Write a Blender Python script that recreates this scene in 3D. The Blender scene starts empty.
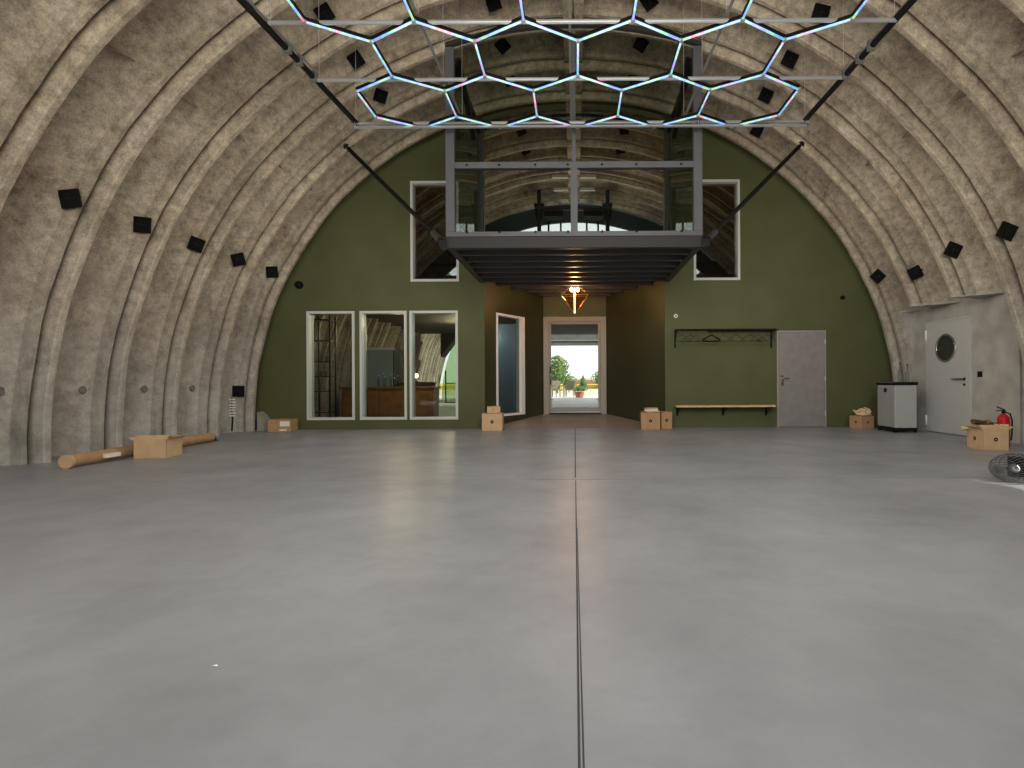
import bpy, bmesh, math, random
from mathutils import Vector, Matrix, noise
random.seed(7)
PI = math.pi
S = bpy.context.scene
P = 1.08
C = S.collection
R = math.radians

# ------------------------------------------------------------------ materials
def mat(name, col, rough=.6, metal=0, emit=None, estr=0, noise_amt=0, nscale=4, bump=0, bscale=40, spec=.5, two=None):
    m = bpy.data.materials.new(name); m.use_nodes = True
    nt = m.node_tree; b = nt.nodes['Principled BSDF']
    b.inputs['Base Color'].default_value = (*col, 1)
    b.inputs['Roughness'].default_value = rough
    b.inputs['Metallic'].default_value = metal
    b.inputs['Specular IOR Level'].default_value = spec
    if emit:
        b.inputs['Emission Color'].default_value = (*emit, 1)
        b.inputs['Emission Strength'].default_value = estr
    tc = nt.nodes.new('ShaderNodeTexCoord')
    if noise_amt or two:
        n = nt.nodes.new('ShaderNodeTexNoise'); n.inputs['Scale'].default_value = nscale; n.inputs['Detail'].default_value = 6
        nt.links.new(tc.outputs['Object'], n.inputs['Vector'])
        r = nt.nodes.new('ShaderNodeValToRGB'); nt.links.new(n.outputs['Fac'], r.inputs['Fac'])
        c2 = two or tuple(max(0, c*(1-noise_amt)) for c in col)
        r.color_ramp.elements[0].position = .35; r.color_ramp.elements[0].color = (*c2, 1)
        r.color_ramp.elements[1].position = .65; r.color_ramp.elements[1].color = (*col, 1)
        nt.links.new(r.outputs['Color'], b.inputs['Base Color'])
    if bump:
        n2 = nt.nodes.new('ShaderNodeTexNoise'); n2.inputs['Scale'].default_value = bscale; n2.inputs['Detail'].default_value = 8
        nt.links.new(tc.outputs['Object'], n2.inputs['Vector'])
        bp = nt.nodes.new('ShaderNodeBump'); bp.inputs['Strength'].default_value = bump; bp.inputs['Distance'].default_value = .02
        nt.links.new(n2.outputs['Fac'], bp.inputs['Height']); nt.links.new(bp.outputs['Normal'], b.inputs['Normal'])
    return m

def glass_mat(name, tint=(.9, .95, .93), ior=1.5, rough=.0):
    m = bpy.data.materials.new(name); m.use_nodes = True
    nt = m.node_tree; nt.nodes.clear()
    o = nt.nodes.new('ShaderNodeOutputMaterial'); mx = nt.nodes.new('ShaderNodeMixShader')
    t = nt.nodes.new('ShaderNodeBsdfTransparent'); t.inputs[0].default_value = (*tint, 1)
    g = nt.nodes.new('ShaderNodeBsdfGlossy'); g.inputs['Roughness'].default_value = rough
    f = nt.nodes.new('ShaderNodeFresnel'); f.inputs[0].default_value = ior
    gm = nt.nodes.new('ShaderNodeNewGeometry'); mm = nt.nodes.new('ShaderNodeMath'); mm.operation = 'SUBTRACT'; mm.inputs[0].default_value = 1
    nt.links.new(gm.outputs['Backfacing'], mm.inputs[1]); m2 = nt.nodes.new('ShaderNodeMath'); m2.operation = 'MULTIPLY'
    nt.links.new(f.outputs[0], m2.inputs[0]); nt.links.new(mm.outputs[0], m2.inputs[1]); nt.links.new(m2.outputs[0], mx.inputs[0]); nt.links.new(t.outputs[0], mx.inputs[1]); nt.links.new(g.outputs[0], mx.inputs[2])
    nt.links.new(mx.outputs[0], o.inputs[0])
    return m

def concrete_mat(name='vault_concrete'):
    m = bpy.data.materials.new(name); m.use_nodes = True
    nt = m.node_tree; b = nt.nodes['Principled BSDF']; L = nt.links.new
    b.inputs['Roughness'].default_value = .85; b.inputs['Specular IOR Level'].default_value = .25
    geo = nt.nodes.new('ShaderNodeNewGeometry')
    def nz(sc, det=8, rough=.6, vec=None):
        n = nt.nodes.new('ShaderNodeTexNoise'); n.inputs['Scale'].default_value = sc; n.inputs['Detail'].default_value = det
        n.inputs['Roughness'].default_value = rough
        L(vec or geo.outputs['Position'], n.inputs['Vector']); return n
    def ramp(src, stops):
        r = nt.nodes.new('ShaderNodeValToRGB'); L(src, r.inputs['Fac'])
        while len(r.color_ramp.elements) < len(stops): r.color_ramp.elements.new(.5)
        for e, (p, c) in zip(r.color_ramp.elements, stops): e.position = p; e.color = (*c, 1)
        return r
    def mixc(fac, a, bb, mode='MIX'):
        x = nt.nodes.new('ShaderNodeMix'); x.data_type = 'RGBA'; x.blend_type = mode
        if isinstance(fac, float): x.inputs[0].default_value = fac
        else: L(fac, x.inputs[0])
        L(a, x.inputs[6]); L(bb, x.inputs[7]); return x.outputs[2]
    base = ramp(nz(1.1, 10, .62).outputs['Fac'], [(.28, (.22, .18, .135)), (.46, (.335, .28, .215)), (.60, (.41, .35, .275)), (.78, (.50, .44, .355))])
    fine = ramp(nz(9, 10, .72).outputs['Fac'], [(.3, (.42, .41, .39)), (.5, (.95, .95, .94)), (.72, (1.5, 1.47, 1.38))])
    c = mixc(.85, base.outputs[0], fine.outputs[0], 'MULTIPLY')
    gr = ramp(nz(46, 6, .8).outputs['Fac'], [(.35, (.55, .54, .52)), (.5, (1, 1, 1)), (.68, (1.35, 1.33, 1.28))])
    c = mixc(.7, c, gr.outputs[0], 'MULTIPLY')
    # cooler grey blended in towards the floor
    sep = nt.nodes.new('ShaderNodeSeparateXYZ'); L(geo.outputs['Position'], sep.inputs[0])
    mr = nt.nodes.new('ShaderNodeMapRange'); mr.inputs['From Min'].default_value = 3.4; mr.inputs['From Max'].default_value = .2
    mr.inputs['To Min'].default_value = 0; mr.inputs['To Max'].default_value = .8; L(sep.outputs['Z'], mr.inputs['Value'])
    grey = ramp(nz(2.2, 10, .7).outputs['Fac'], [(.3, (.25, .25, .235)), (.55, (.42, .42, .395)), (.75, (.53, .53, .50))])
    mu = nt.nodes.new('ShaderNodeMath'); mu.operation = 'MULTIPLY'
    rr = ramp(nz(1.7, 4).outputs['Fac'], [(.3, (.5, .5, .5)), (.7, (1, 1, 1))])
    L(mr.outputs[0], mu.inputs[0]); L(rr.outputs[0], mu.inputs[1])
    c = mixc(mu.outputs[0], c, grey.outputs[0])
    # dark damp streaks and blotches
    mp = nt.nodes.new('ShaderNodeMapping'); mp.inputs['Scale'].default_value = (2.2, 2.2, .5); L(geo.outputs['Position'], mp.inputs[0])
    st = ramp(nz(2.2, 6, .65, mp.outputs[0]).outputs['Fac'], [(.28, (.45, .43, .40)), (.44, (1, 1, 1))])
    c = mixc(.6, c, st.outputs[0], 'MULTIPLY')
    sp = ramp(nz(26, 3, .5).outputs['Fac'], [(.24, (.35, .33, .3)), (.33, (1, 1, 1))])
    c = mixc(.55, c, sp.outputs[0], 'MULTIPLY')
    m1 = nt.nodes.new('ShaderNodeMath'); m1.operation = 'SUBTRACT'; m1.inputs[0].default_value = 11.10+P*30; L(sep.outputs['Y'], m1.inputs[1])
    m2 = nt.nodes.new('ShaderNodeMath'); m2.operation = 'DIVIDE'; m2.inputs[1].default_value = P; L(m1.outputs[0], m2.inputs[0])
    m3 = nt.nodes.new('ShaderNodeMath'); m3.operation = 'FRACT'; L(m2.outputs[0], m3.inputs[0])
    rib_shade = ramp(m3.outputs[0], [(0, (1.0, 1.0, 1.0)), (.100, (1.06, 1.06, 1.05)), (.108, (.38, .36, .33)), (.148, (.38, .36, .33)), (.158, (.85, .85, .83)), (.225, (.86, .86, .84)), (.24, (1.0, 1.0, 1.0)), (.62, (1, 1, 1)), (.86, (.74, .72, .69))])  # rib shading painted into the colour: dark groove and trough, lighter lip
    c = mixc(.85, c, rib_shade.outputs[0], 'MULTIPLY')
    L(c, b.inputs['Base Color'])
    bp = nt.nodes.new('ShaderNodeBump'); bp.inputs['Strength'].default_value = .5; bp.inputs['Distance'].default_value = .03
    L(nz(11, 10, .7).outputs['Fac'], bp.inputs['Height']); L(bp.outputs[0], b.inputs['Normal'])
    return m

def floor_mat():
    m = bpy.data.materials.new('polished_grey_floor'); m.use_nodes = True
    nt = m.node_tree; b = nt.nodes['Principled BSDF']; L = nt.links.new
    geo = nt.nodes.new('ShaderNodeNewGeometry')
    n = nt.nodes.new('ShaderNodeTexNoise'); n.inputs['Scale'].default_value = .9; n.inputs['Detail'].default_value = 9; n.inputs['Roughness'].default_value = .6
    L(geo.outputs['Position'], n.inputs[0])
    r = nt.nodes.new('ShaderNodeValToRGB'); L(n.outputs['Fac'], r.inputs[0])
    r.color_ramp.elements[0].position = .32; r.color_ramp.elements[0].color = (.225, .234, .250, 1)
    r.color_ramp.elements[1].position = .68; r.color_ramp.elements[1].color = (.312, .324, .345, 1)
    # thin dark scuffs
    n2 = nt.nodes.new('ShaderNodeTexNoise'); n2.inputs['Scale'].default_value = 1.6; n2.inputs['Detail'].default_value = 12; n2.inputs['Roughness'].default_value = .70; n2.inputs['Distortion'].default_value = .3
    L(geo.outputs['Position'], n2.inputs[0])
    r2 = nt.nodes.new('ShaderNodeValToRGB'); L(n2.outputs['Fac'], r2.inputs[0])
    r2.color_ramp.elements[0].position = .30; r2.color_ramp.elements[0].color = (.62, .61, .60, 1)
    r2.color_ramp.elements[1].position = .56; r2.color_ramp.elements[1].color = (1, 1, 1, 1)
    mx = nt.nodes.new('ShaderNodeMix'); mx.data_type = 'RGBA'; mx.blend_type = 'MULTIPLY'; mx.inputs[0].default_value = .34
    L(r.outputs[0], mx.inputs[6]); L(r2.outputs[0], mx.inputs[7]); L(mx.outputs[2], b.inputs['Base Color'])
    mr = nt.nodes.new('ShaderNodeMapRange'); L(n2.outputs['Fac'], mr.inputs['Value'])
    mr.inputs['From Min'].default_value = .3; mr.inputs['From Max'].default_value = .7
    mr.inputs['To Min'].default_value = .44; mr.inputs['To Max'].default_value = .33; L(mr.outputs[0], b.inputs['Roughness'])
    b.inputs['Specular IOR Level'].default_value = .5
    bp = nt.nodes.new('ShaderNodeBump'); bp.inputs['Strength'].default_value = .03; bp.inputs['Distance'].default_value = .01
    L(n2.outputs['Fac'], bp.inputs['Height']); L(bp.outputs[0], b.inputs['Normal'])
    return m

def led_mat():
    m = bpy.data.materials.new('rainbow_led'); m.use_nodes = True
    nt = m.node_tree; b = nt.nodes['Principled BSDF']; L = nt.links.new
    geo = nt.nodes.new('ShaderNodeNewGeometry')
    n = nt.nodes.new('ShaderNodeTexNoise'); n.inputs['Scale'].default_value = 4.6; n.inputs['Detail'].default_value = 2.5
    L(geo.outputs['Position'], n.inputs[0])
    r = nt.nodes.new('ShaderNodeValToRGB'); r.color_ramp.interpolation = 'EASE'; L(n.outputs['Fac'], r.inputs[0])
    cols = [(.0, (.25, .2, .85)), (.34, (.30, .26, .85)), (.41, (.04, .28, .85)), (.47, (.03, .45, .8)), (.525, (.35, .8, .2)), (.56, (.05, .5, .85)), (.61, (.42, .32, .9)), (.65, (.9, .06, .05)), (.69, (.25, .35, .9))]
    while len(r.color_ramp.elements) < len(cols): r.color_ramp.elements.new(.5)
    for e, (p, c) in zip(r.color_ramp.elements, cols): e.position = p; e.color = (*c, 1)
    b.inputs['Base Color'].default_value = (.5, .5, .5, 1)
    L(r.outputs[0], b.inputs['Emission Color']); b.inputs['Emission Strength'].default_value = .95
    return m

M = dict(
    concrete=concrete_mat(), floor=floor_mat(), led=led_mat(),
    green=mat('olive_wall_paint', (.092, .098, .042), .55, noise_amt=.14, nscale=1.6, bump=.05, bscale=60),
    white=mat('white_frame', (.52, .53, .50), .45),
    bright=mat('white_plastic', (.78, .78, .76), .4),
    steel=mat('grey_steel', (.118, .118, .125), .45, .2, noise_amt=.12, nscale=3),
    steel2=mat('fascia_steel', (.040, .037, .037), .5, .2),
    dark=mat('dark_steel', (.030, .029, .031), .33, .6),
    black=mat('black_plastic', (.008, .008, .008), .55, spec=.2),
    tile=mat('black_acoustic', (.010, .010, .010), .9, bump=.5, bscale=200, spec=.1),
    alu=mat('aluminium_pipe', (.68, .69, .70), .3, .7),
    rod=mat('grey_rod', (.22, .22, .2), .5, .4),
    chrome=mat('chrome', (.8, .8, .8), .15, 1),
    door=mat('grey_door_laminate', (.245, .225, .215), .5, noise_amt=.15, nscale=6),
    door2=mat('pale_grey_door', (.43, .44, .43), .45),
    frame2=mat('taupe_door_frame', (.30, .285, .235), .5),
    card=mat('cardboard', (.42, .255, .135), .85, noise_amt=.15, nscale=10),
    card2=mat('pale_cardboard', (.56, .38, .22), .85, noise_amt=.12, nscale=8),
    paper=mat('white_label_paper', (.72, .68, .6), .8),
    kraft=mat('crumpled_kraft_paper', (.62, .46, .28), .85, bump=.6, bscale=30),
    pine=mat('pine_board', (.66, .46, .24), .55, noise_amt=.2, nscale=9),
    bark=mat('split_log', (.13, .075, .045), .9, noise_amt=.5, nscale=20, bump=.8, bscale=30),
    wood=mat('brown_counter_wood', (.26, .115, .045), .45, noise_amt=.35, nscale=5),
    cabinet=mat('grey_cabinet_plastic', (.36, .37, .36), .5),
    red=mat('extinguisher_red', (.42, .012, .018), .3),
    glass=glass_mat('clear_glass', (.74, .78, .72), 1.5),
    glass_up=glass_mat('balcony_glass', (.77, .79, .75), 1.3),
    glass_dark=glass_mat('tinted_room_glass', (.55, .58, .55), 1.5),
    glass_lt=glass_mat('door_glass', (.95, .96, .95), 1.12),
    bottle=glass_mat('bottle_glass', (.8, .85, .85), 1.5),
    amber=glass_mat('amber_glass', (.95, .62, .2), 1.4, .1),
    bulb=mat('warm_bulb', (1, .7, .4), .4, emit=(1, .55, .2), estr=28),
    tube=mat('warm_tube', (1, .8, .5), .4, emit=(1, .66, .32), estr=7),
    groove=mat('joint_groove', (.05, .05, .05), .8),
    joint=mat('joint_sealant', (.24, .245, .25), .5),
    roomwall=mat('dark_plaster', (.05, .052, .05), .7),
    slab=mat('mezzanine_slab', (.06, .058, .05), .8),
    terrace=mat('terrace_paving', (.55, .54, .50), .8, noise_amt=.12, nscale=3),
    yard=mat('dry_ground', (.5, .45, .32), .9, noise_amt=.2, nscale=.8),
    field=mat('yellow_field', (.62, .48, .10), .9, noise_amt=.3, nscale=.5),
    leaf=mat('tree_leaves', (.13, .20, .05), .8, two=(.05, .10, .02), nscale=2),
    leaf2=mat('conifer_leaves', (.08, .15, .05), .8, two=(.03, .07, .02), nscale=2),
    trunk=mat('tree_bark', (.12, .08, .05), .9, noise_amt=.3, nscale=10),
    pot=mat('terracotta', (.40, .13, .08), .7),
    rattan=mat('rattan', (.16, .15, .10), .8),
    blueglow=mat('frosted_blue_panel', (.22, .27, .30), .3),
    roofm=mat('pale_roof', (.5, .47, .42), .8),
)

# ------------------------------------------------------------------ helpers
def empty(name, loc=(0, 0, 0), rz=0):
    o = bpy.data.objects.new(name, None); C.objects.link(o); o.location = loc; o.rotation_euler = (0, 0, rz); o.empty_display_size = .1
    return o
def tag(o, label, cat=None, group=None, kind=None):
    if label: o['label'] = label
    if cat: o['category'] = cat
    if group: o['group'] = group
    if kind: o['kind'] = kind
    return o
def ob(name, bm, m, parent=None, smooth=False, bevel=0, sharp=None):
    bmesh.ops.recalc_face_normals(bm, faces=bm.faces[:])
    me = bpy.data.meshes.new(name); bm.to_mesh(me); bm.free()
    if smooth or sharp:
        me.polygons.foreach_set('use_smooth', [True]*len(me.polygons))
        if sharp: me.set_sharp_from_angle(angle=R(sharp))
    me.materials.append(m)
    o = bpy.data.objects.new(name, me); C.objects.link(o)
    if parent: o.parent = parent
    if bevel:
        b = o.modifiers.new('bevel', 'BEVEL'); b.width = bevel; b.segments = 2; b.limit_method = 'ANGLE'
    return o
def B(): return bmesh.new()
def box(bm, x0, x1, y0, y1, z0, z1, mtx=None):
    vs = [bm.verts.new(Vector((x, y, z)) if mtx is None else mtx @ Vector((x, y, z))) for z in (z0, z1) for y in (y0, y1) for x in (x0, x1)]
    for f in ((0, 2, 3, 1), (4, 5, 7, 6), (0, 1, 5, 4), (2, 6, 7, 3), (0, 4, 6, 2), (1, 3, 7, 5)): bm.faces.new([vs[i] for i in f])
    return bm
def bx(*a, mtx=None): return box(B(), *a, mtx=mtx)
def poly_prism(bm, pts, ext):
    """pts: list of 3d points (planar polygon), ext: extrusion vector"""
    a = [bm.verts.new(Vector(p)) for p in pts]; b = [bm.verts.new(Vector(p)+Vector(ext)) for p in pts]
    bm.faces.new(a); bm.faces.new(b[::-1])
    for i in range(len(pts)):
        j = (i+1) % len(pts); bm.faces.new((a[i], a[j], b[j], b[i]))
    return bm
def tube(bm, p, q, r, n=10, r2=None, cap=True):
    p, q = Vector(p), Vector(q); d = (q-p).normalized(); r2 = r if r2 is None else r2
    u = d.orthogonal().normalized(); v = d.cross(u)
    A = [bm.verts.new(p+(u*math.cos(2*PI*i/n)+v*math.sin(2*PI*i/n))*r) for i in range(n)]
    Bv = [bm.verts.new(q+(u*math.cos(2*PI*i/n)+v*math.sin(2*PI*i/n))*r2) for i in range(n)]
    for i in range(n):
        j = (i+1) % n; bm.faces.new((A[i], A[j], Bv[j], Bv[i]))
    if cap: bm.faces.new(A[::-1]); bm.faces.new(Bv)
    return bm
def path(bm, pts, r, n=8):
    pts = [Vector(p) for p in pts]; rings = []
    for i, p in enumerate(pts):
        a = pts[max(0, i-1)]; c = pts[min(len(pts)-1, i+1)]; d = (c-a).normalized()
        u = d.cross(Vector((.13, .37, .92))).normalized(); v = d.cross(u)
        rings.append([bm.verts.new(p+(u*math.cos(2*PI*k/n)+v*math.sin(2*PI*k/n))*r) for k in range(n)])
    for a, b in zip(rings, rings[1:]):
        for k in range(n): bm.faces.new((a[k], a[(k+1) % n], b[(k+1) % n], b[k]))
    bm.faces.new(rings[0][::-1]); bm.faces.new(rings[-1]); return bm
def lathe(bm, prof, n=20, mtx=None):
    rings = []
    for r, z in prof:
        rings.append([bm.verts.new((mtx or Matrix()) @ Vector((r*math.cos(2*PI*k/n), r*math.sin(2*PI*k/n), z))) for k in range(n)])
    for a, b in zip(rings, rings[1:]):
        for k in range(n): bm.faces.new((a[k], a[(k+1) % n], b[(k+1) % n], b[k]))
    bm.faces.new(rings[0][::-1]); bm.faces.new(rings[-1]); return bm
def torus(bm, c, rad, r, n=24, k=6, mtx=None):
    mtx = mtx or Matrix(); rings = []
    for i in range(n):
        a = 2*PI*i/n
        rings.append([bm.verts.new(Vector(c)+mtx @ Vector(((rad+r*math.cos(2*PI*j/k))*math.cos(a), (rad+r*math.cos(2*PI*j/k))*math.sin(a), r*math.sin(2*PI*j/k)))) for j in range(k)])
    for i in range(n):
        A, D = rings[i], rings[(i+1) % n]
        for j in range(k): bm.faces.new((A[j], A[(j+1) % k], D[(j+1) % k], D[j]))
    return bm
def struct(o, label=None): o['kind'] = 'structure'; 
def S_(name, bm, m, parent=None, **k):
    o = ob(name, bm, m, parent, **k)
    if not parent: o['kind'] = 'structure'
    return o

# ------------------------------------------------------------------ the vault
ZC = .18; D0 = 11.10; RL = 6.76
YF, YB = D0-11*P, D0+14*P           # front mouth (behind the camera) and far end
# profile across one bay: (distance before the rib's far lip, radius), from far to near
PROF = [(1.0799, 7.00), (1.05, 7.10), (.99, 7.22), (.90, 7.30), (.80, 7.335), (.68, 7.33), (.56, 7.28), (.46, 7.21), (.37, 7.13), (.30, 7.07), (.255, 7.025),
        (.245, 7.015), (.235, 6.915), (.225, 6.90), (.165, 6.893), (.157, 6.935), (.122, 6.935), (.112, 6.888), (.095, 6.775), (.08, 6.762), (.03, 6.76), (0., 6.765)]
def ssl(u):
    for (a, ra), (b, rb) in zip(PROF, PROF[1:]):
        if b <= u <= a: return rb+(ra-rb)*(u-b)/(a-b)
    return RL
cols = []; i = 0
D = YF
while D < YB-1e-6:
    Dn = D+P
    for u, r in PROF: cols.append((Dn-u, r))
    D = Dn
JZ = [0, .35, .7, 1.05, 1.4, 1.75, 2.1, 2.4]
TH_MID = R(46)
def vault_patch(kind, side):
    bm = B(); grid = []
    for ci, (y, r) in enumerate(cols):
        row = []
        def pt(x, z):
            n = noise.noise(Vector((x*.9*side, y*1.1, z*.9)))*.025+noise.noise(Vector((x*4, y*4, z*4)))*(.011 if r < 6.84 else .009)
            k = 1+n/r
            return bm.verts.new((side*x*k, y, ZC+(z-ZC)*k if z > .01 else z))
        if kind == 'wall':
            for z in JZ: row.append(pt(math.sqrt(r*r-(z-ZC)**2), z))
            t0 = math.asin((2.4-ZC)/r); N = 26
            for k in range(1, N+1):
                t = t0+(TH_MID-t0)*k/N; row.append(pt(r*math.cos(t), ZC+r*math.sin(t)))
        grid.append(row)
    for a in range(len(cols)-1):
        ym = (cols[a][0]+cols[a+1][0])/2
        for k in range(len(grid[a])-1):
            if side > 0 and k < 7 and 8.22 < ym < 10.78: continue
            if side > 0 and k < 6 and 2.7 < ym < 4.45: continue
            bm.faces.new((grid[a][k], grid[a][k+1], grid[a+1][k+1], grid[a+1][k]))
    return bm
def crown():
    bm = B(); N = 44; grid = []
    for (y, r) in cols:
        row = []
        for k in range(N+1):
            t = TH_MID+(PI-2*TH_MID)*k/N; x, z = r*math.cos(t), ZC+r*math.sin(t)
            s = 1 if x >= 0 else -1
            n = noise.noise(Vector((abs(x)*.9*s, y*1.1, z*.9)))*.025+noise.noise(Vector((abs(x)*4, y*4, z*4)))*.008
            kk = 1+n/r; row.append(bm.verts.new((x*kk, y, ZC+(z-ZC)*kk)))
        grid.append(row)
    for a in range(len(cols)-1):
        if cols[a][0] > D0+6*P-.02: break
        for k in range(N): bm.faces.new((grid[a][k], grid[a][k+1], grid[a+1][k+1], grid[a+1][k]))
    return bm
# gussets: shark-fin stiffeners springing from the far side of every rib
def gusset(bm, Di, th, wid=.09, ln=.42, sx=1):
    er = Vector((math.cos(th), 0, math.sin(th))); et = Vector((-math.sin(th), 0, math.cos(th))); c = Vector((0, 0, ZC))
    def p(rr, y, t): return c+er*rr+et*t+Vector((0, y, 0))
    v = [p(6.82, Di-.02, 0), p(7.36, Di-.02, -wid*1.6), p(7.36, Di-.02, wid*1.6), p(7.14, Di+ln, 0)]
    v = [bm.verts.new(q) for q in v]
    for f in ((0, 1, 3), (0, 3, 2), (0, 2, 1), (1, 2, 3)): bm.faces.new([v[i] for i in f])
ribsD = [YF+P*k for k in range(0, 26)]
wl = vault_patch('wall', -1); wr = vault_patch('wall', 1); cr = crown()
for Di in ribsD[:-1]:
    for th, bb in ((R(180-41.7), wl), (R(41.7), wr)): gusset(bb, Di, th, .13, .72)
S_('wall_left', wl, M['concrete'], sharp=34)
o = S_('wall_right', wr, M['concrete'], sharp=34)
# crown beam with its joint, and creases beside it
for Di in ribsD[:-1]:
    for s in (-1, 1):
        if Di < D0+5.5*P: gusset(cr, Di, R(90)-s*.055, .10, .60)
for s in (-1, 1): box(cr, s*.012, s*.17, YF, D0+6*P, ZC+6.83, ZC+7.35)
box(cr, -.02, .02, YF, D0+6*P, ZC+6.90, ZC+7.3)
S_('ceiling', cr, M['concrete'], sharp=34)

# alcove box with the porthole door on the right
AX = 6.95
bm = B()
box(bm, AX, AX+.15, 8.22, 10.78, 0, 2.45)
poly_prism(bm, [(math.sqrt(7.055**2-(z*.242-ZC)**2), 10.801, z*.242) for z in range(11)]+[(7.4, 10.801, 2.42), (7.4, 10.801, 0)], (0, .03, 0)); box(bm, AX, AX+.1, 10.78, 10.83, 0, 2.45)
# soffit following the vault outline at z = 2.4
pts = [(y, math.sqrt(r*r-(2.4-ZC)**2)) for y, r in cols if 8.2 < y < 10.82]
for (ya, xa), (yb, xb) in zip(pts, pts[1:]):
    q = [(xa-.01, ya, 2.40), (xb-.01, yb, 2.40), (AX+.1, yb, 2.40), (AX+.1, ya, 2.40)]
    if yb-ya > .001: poly_prism(bm, q, (0, 0, .05))
# splay where the alcove wall dies into the next bay
poly_prism(bm, [(AX, 8.3, 0), (7.22, 7.75, 0), (7.3, 7.75, 0), (AX+.12, 8.3, 0)], (0, 0, 2.42))
S_('wall_alcove', bm, mat('alcove_plaster', (.42, .405, .37), .8, noise_amt=.25, nscale=3, bump=.3, bscale=20))

bm = B(); box(bm, 6.70, 6.76, 2.5, 3.1, 0, 2.6); box(bm, 6.70, 6.76, 4.40, 4.9, 0, 2.6); box(bm, 6.70, 6.76, 3.1, 4.4, 1.96, 2.6)  # unseen frame of the side opening, shaped for the floor's sun patch
S_('trim_6', bm, M['concrete'])
# ------------------------------------------------------------------ floor
bm = B(); box(bm, -7.6, 7.6, YF, 11.4, -.15, 0)
S_('floor', bm, M['floor'])
bm = B(); box(bm, -7.6, 7.6, 11.4, 13.4, -.15, -.001)
poly_prism(bm, [(-1.97, 11.38, -.001), (1.97, 11.38, -.001), (.84, 13.42, .19), (-.84, 13.42, .19)], (0, 0, -.1))
box(bm, -1.0, 1.0, 13.42, 26.2, -.1, .19)
box(bm, -7.6, -1.0, 13.4, 26.2, -.15, -.001); box(bm, 1.0, 7.6, 13.4, 26.2, -.15, -.001)
fm = M['floor'].copy(); fm.name = 'vestibule_floor'
for n in fm.node_tree.nodes:
    if n.type == 'VALTORGB' and n.color_ramp.elements[1].position > .6:
        n.color_ramp.elements[0].color = (.25, .21, .17, 1); n.color_ramp.elements[1].color = (.33, .28, .23, 1)
S_('floor_vestibule', bm, fm)
# joints: twin saw cuts running down the hall
bm = B()
poly_prism(bm, [(.004, .2, .0005), (.011, .2, .0005), (.006, 5.35, .0005), (-.002, 5.35, .0005)], (0, 0, .0006))
poly_prism(bm, [(.019, .2, .0005), (.025, .2, .0005), (.012, 3.6, .0005), (.008, 3.6, .0005)], (0, 0, .0006))
poly_prism(bm, [(-.008, 5.5, .0005), (.005, 5.5, .0005), (.005, 11.4, .0005), (-.008, 11.4, .0005)], (0, 0, .0006))
S_('trim_1', bm, M['groove'])
bm = B(); box(bm, -.36, .33, 5.392, 5.404, .0004, .001)
box(bm, -6.7, -.36, 5.395, 5.401, .0003, .0008); box(bm, .33, 6.7, 5.395, 5.401, .0003, .0008)
S_('trim_2', bm, mat('faint_joint', (.17, .17, .168), .7))

# ------------------------------------------------------------------ green end wall (curve with holes -> mesh)
YW = 11.4
def curve_wall(name, outer, holes, thick, m, y):
    cu = bpy.data.curves.new(name, 'CURVE'); cu.dimensions = '2D'; cu.fill_mode = 'BOTH'; cu.extrude = thick/2
    for pts in [outer]+holes:
        sp = cu.splines.new('POLY'); sp.points.add(len(pts)-1); sp.use_cyclic_u = True
        for q, (x, z) in zip(sp.points, pts): q.co = (x, z, 0, 1)
    t = bpy.data.objects.new('tmp', cu); C.objects.link(t)
    bpy.context.view_layer.update()
    me = bpy.data.meshes.new_from_object(t.evaluated_get(bpy.context.evaluated_depsgraph_get()))
    bpy.data.objects.remove(t)
    me.transform(Matrix.Translation((0, y+thick/2, 0)) @ Matrix.Rotation(R(90), 4, 'X'))
    me.materials.clear(); me.materials.append(m)
    o = bpy.data.objects.new(name, me); C.objects.link(o); o['kind'] = 'structure'
    return o
def rect(x0, x1, z0, z1): return [(x0, z0), (x1, z0), (x1, z1), (x0, z1)]
r_ = 7.06
outer = []
a0 = math.asin(ZC/r_)
for k in range(61):
    t = -a0+(PI+2*a0)*k/60; outer.append((r_*math.cos(t), max(0, ZC+r_*math.sin(t))))
WINS = [(-5.81, -4.77, .20, 2.56), (-4.66, -3.64, .20, 2.56), (-3.58, -2.53, .20, 2.56), (-3.55, -2.50, 3.19, 5.37), (2.58, 3.59, 3.19, 5.37)]
holes = [rect(*w) for w in WINS]
# one opening: vestibule below and the balcony room above, slab band between is separate

top = []
for k in range(13):
    x = 1.98-3.96*k/12; top.append((x, ZC+math.sqrt(6.86**2-x*x)))
holes.append([(-1.955, .001), (1.955, .001), (1.955, 3.3)]+top+[(-1.955, 3.3)])
curve_wall('wall_back', outer, holes, .2, M['green'], YW)

# windows
def window(n, w, glass, fw=.055):
    x0, x1, z0, z1 = w
    t = empty('window_%d' % n, ((x0+x1)/2, YW, z0)); t['kind'] = 'structure'
    hx = (x1-x0)/2; h = z1-z0; bm = B()
    box(bm, -hx, -hx+fw, -.02, .21, 0, h); box(bm, hx-fw, hx, -.02, .21, 0, h)
    box(bm, -hx+fw, hx-fw, -.02, .21, 0, fw); box(bm, -hx+fw, hx-fw, -.02, .21, h-fw, h)
    ob('window_frame', bm, M['white'], t, bevel=.004)
    ob('pane', bx(-hx+fw, hx-fw, .10, .112, fw, h-fw), glass, t)
for i, w in enumerate(WINS): window(i+1, w, M['glass'] if i < 3 else M['glass_dark'])

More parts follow.
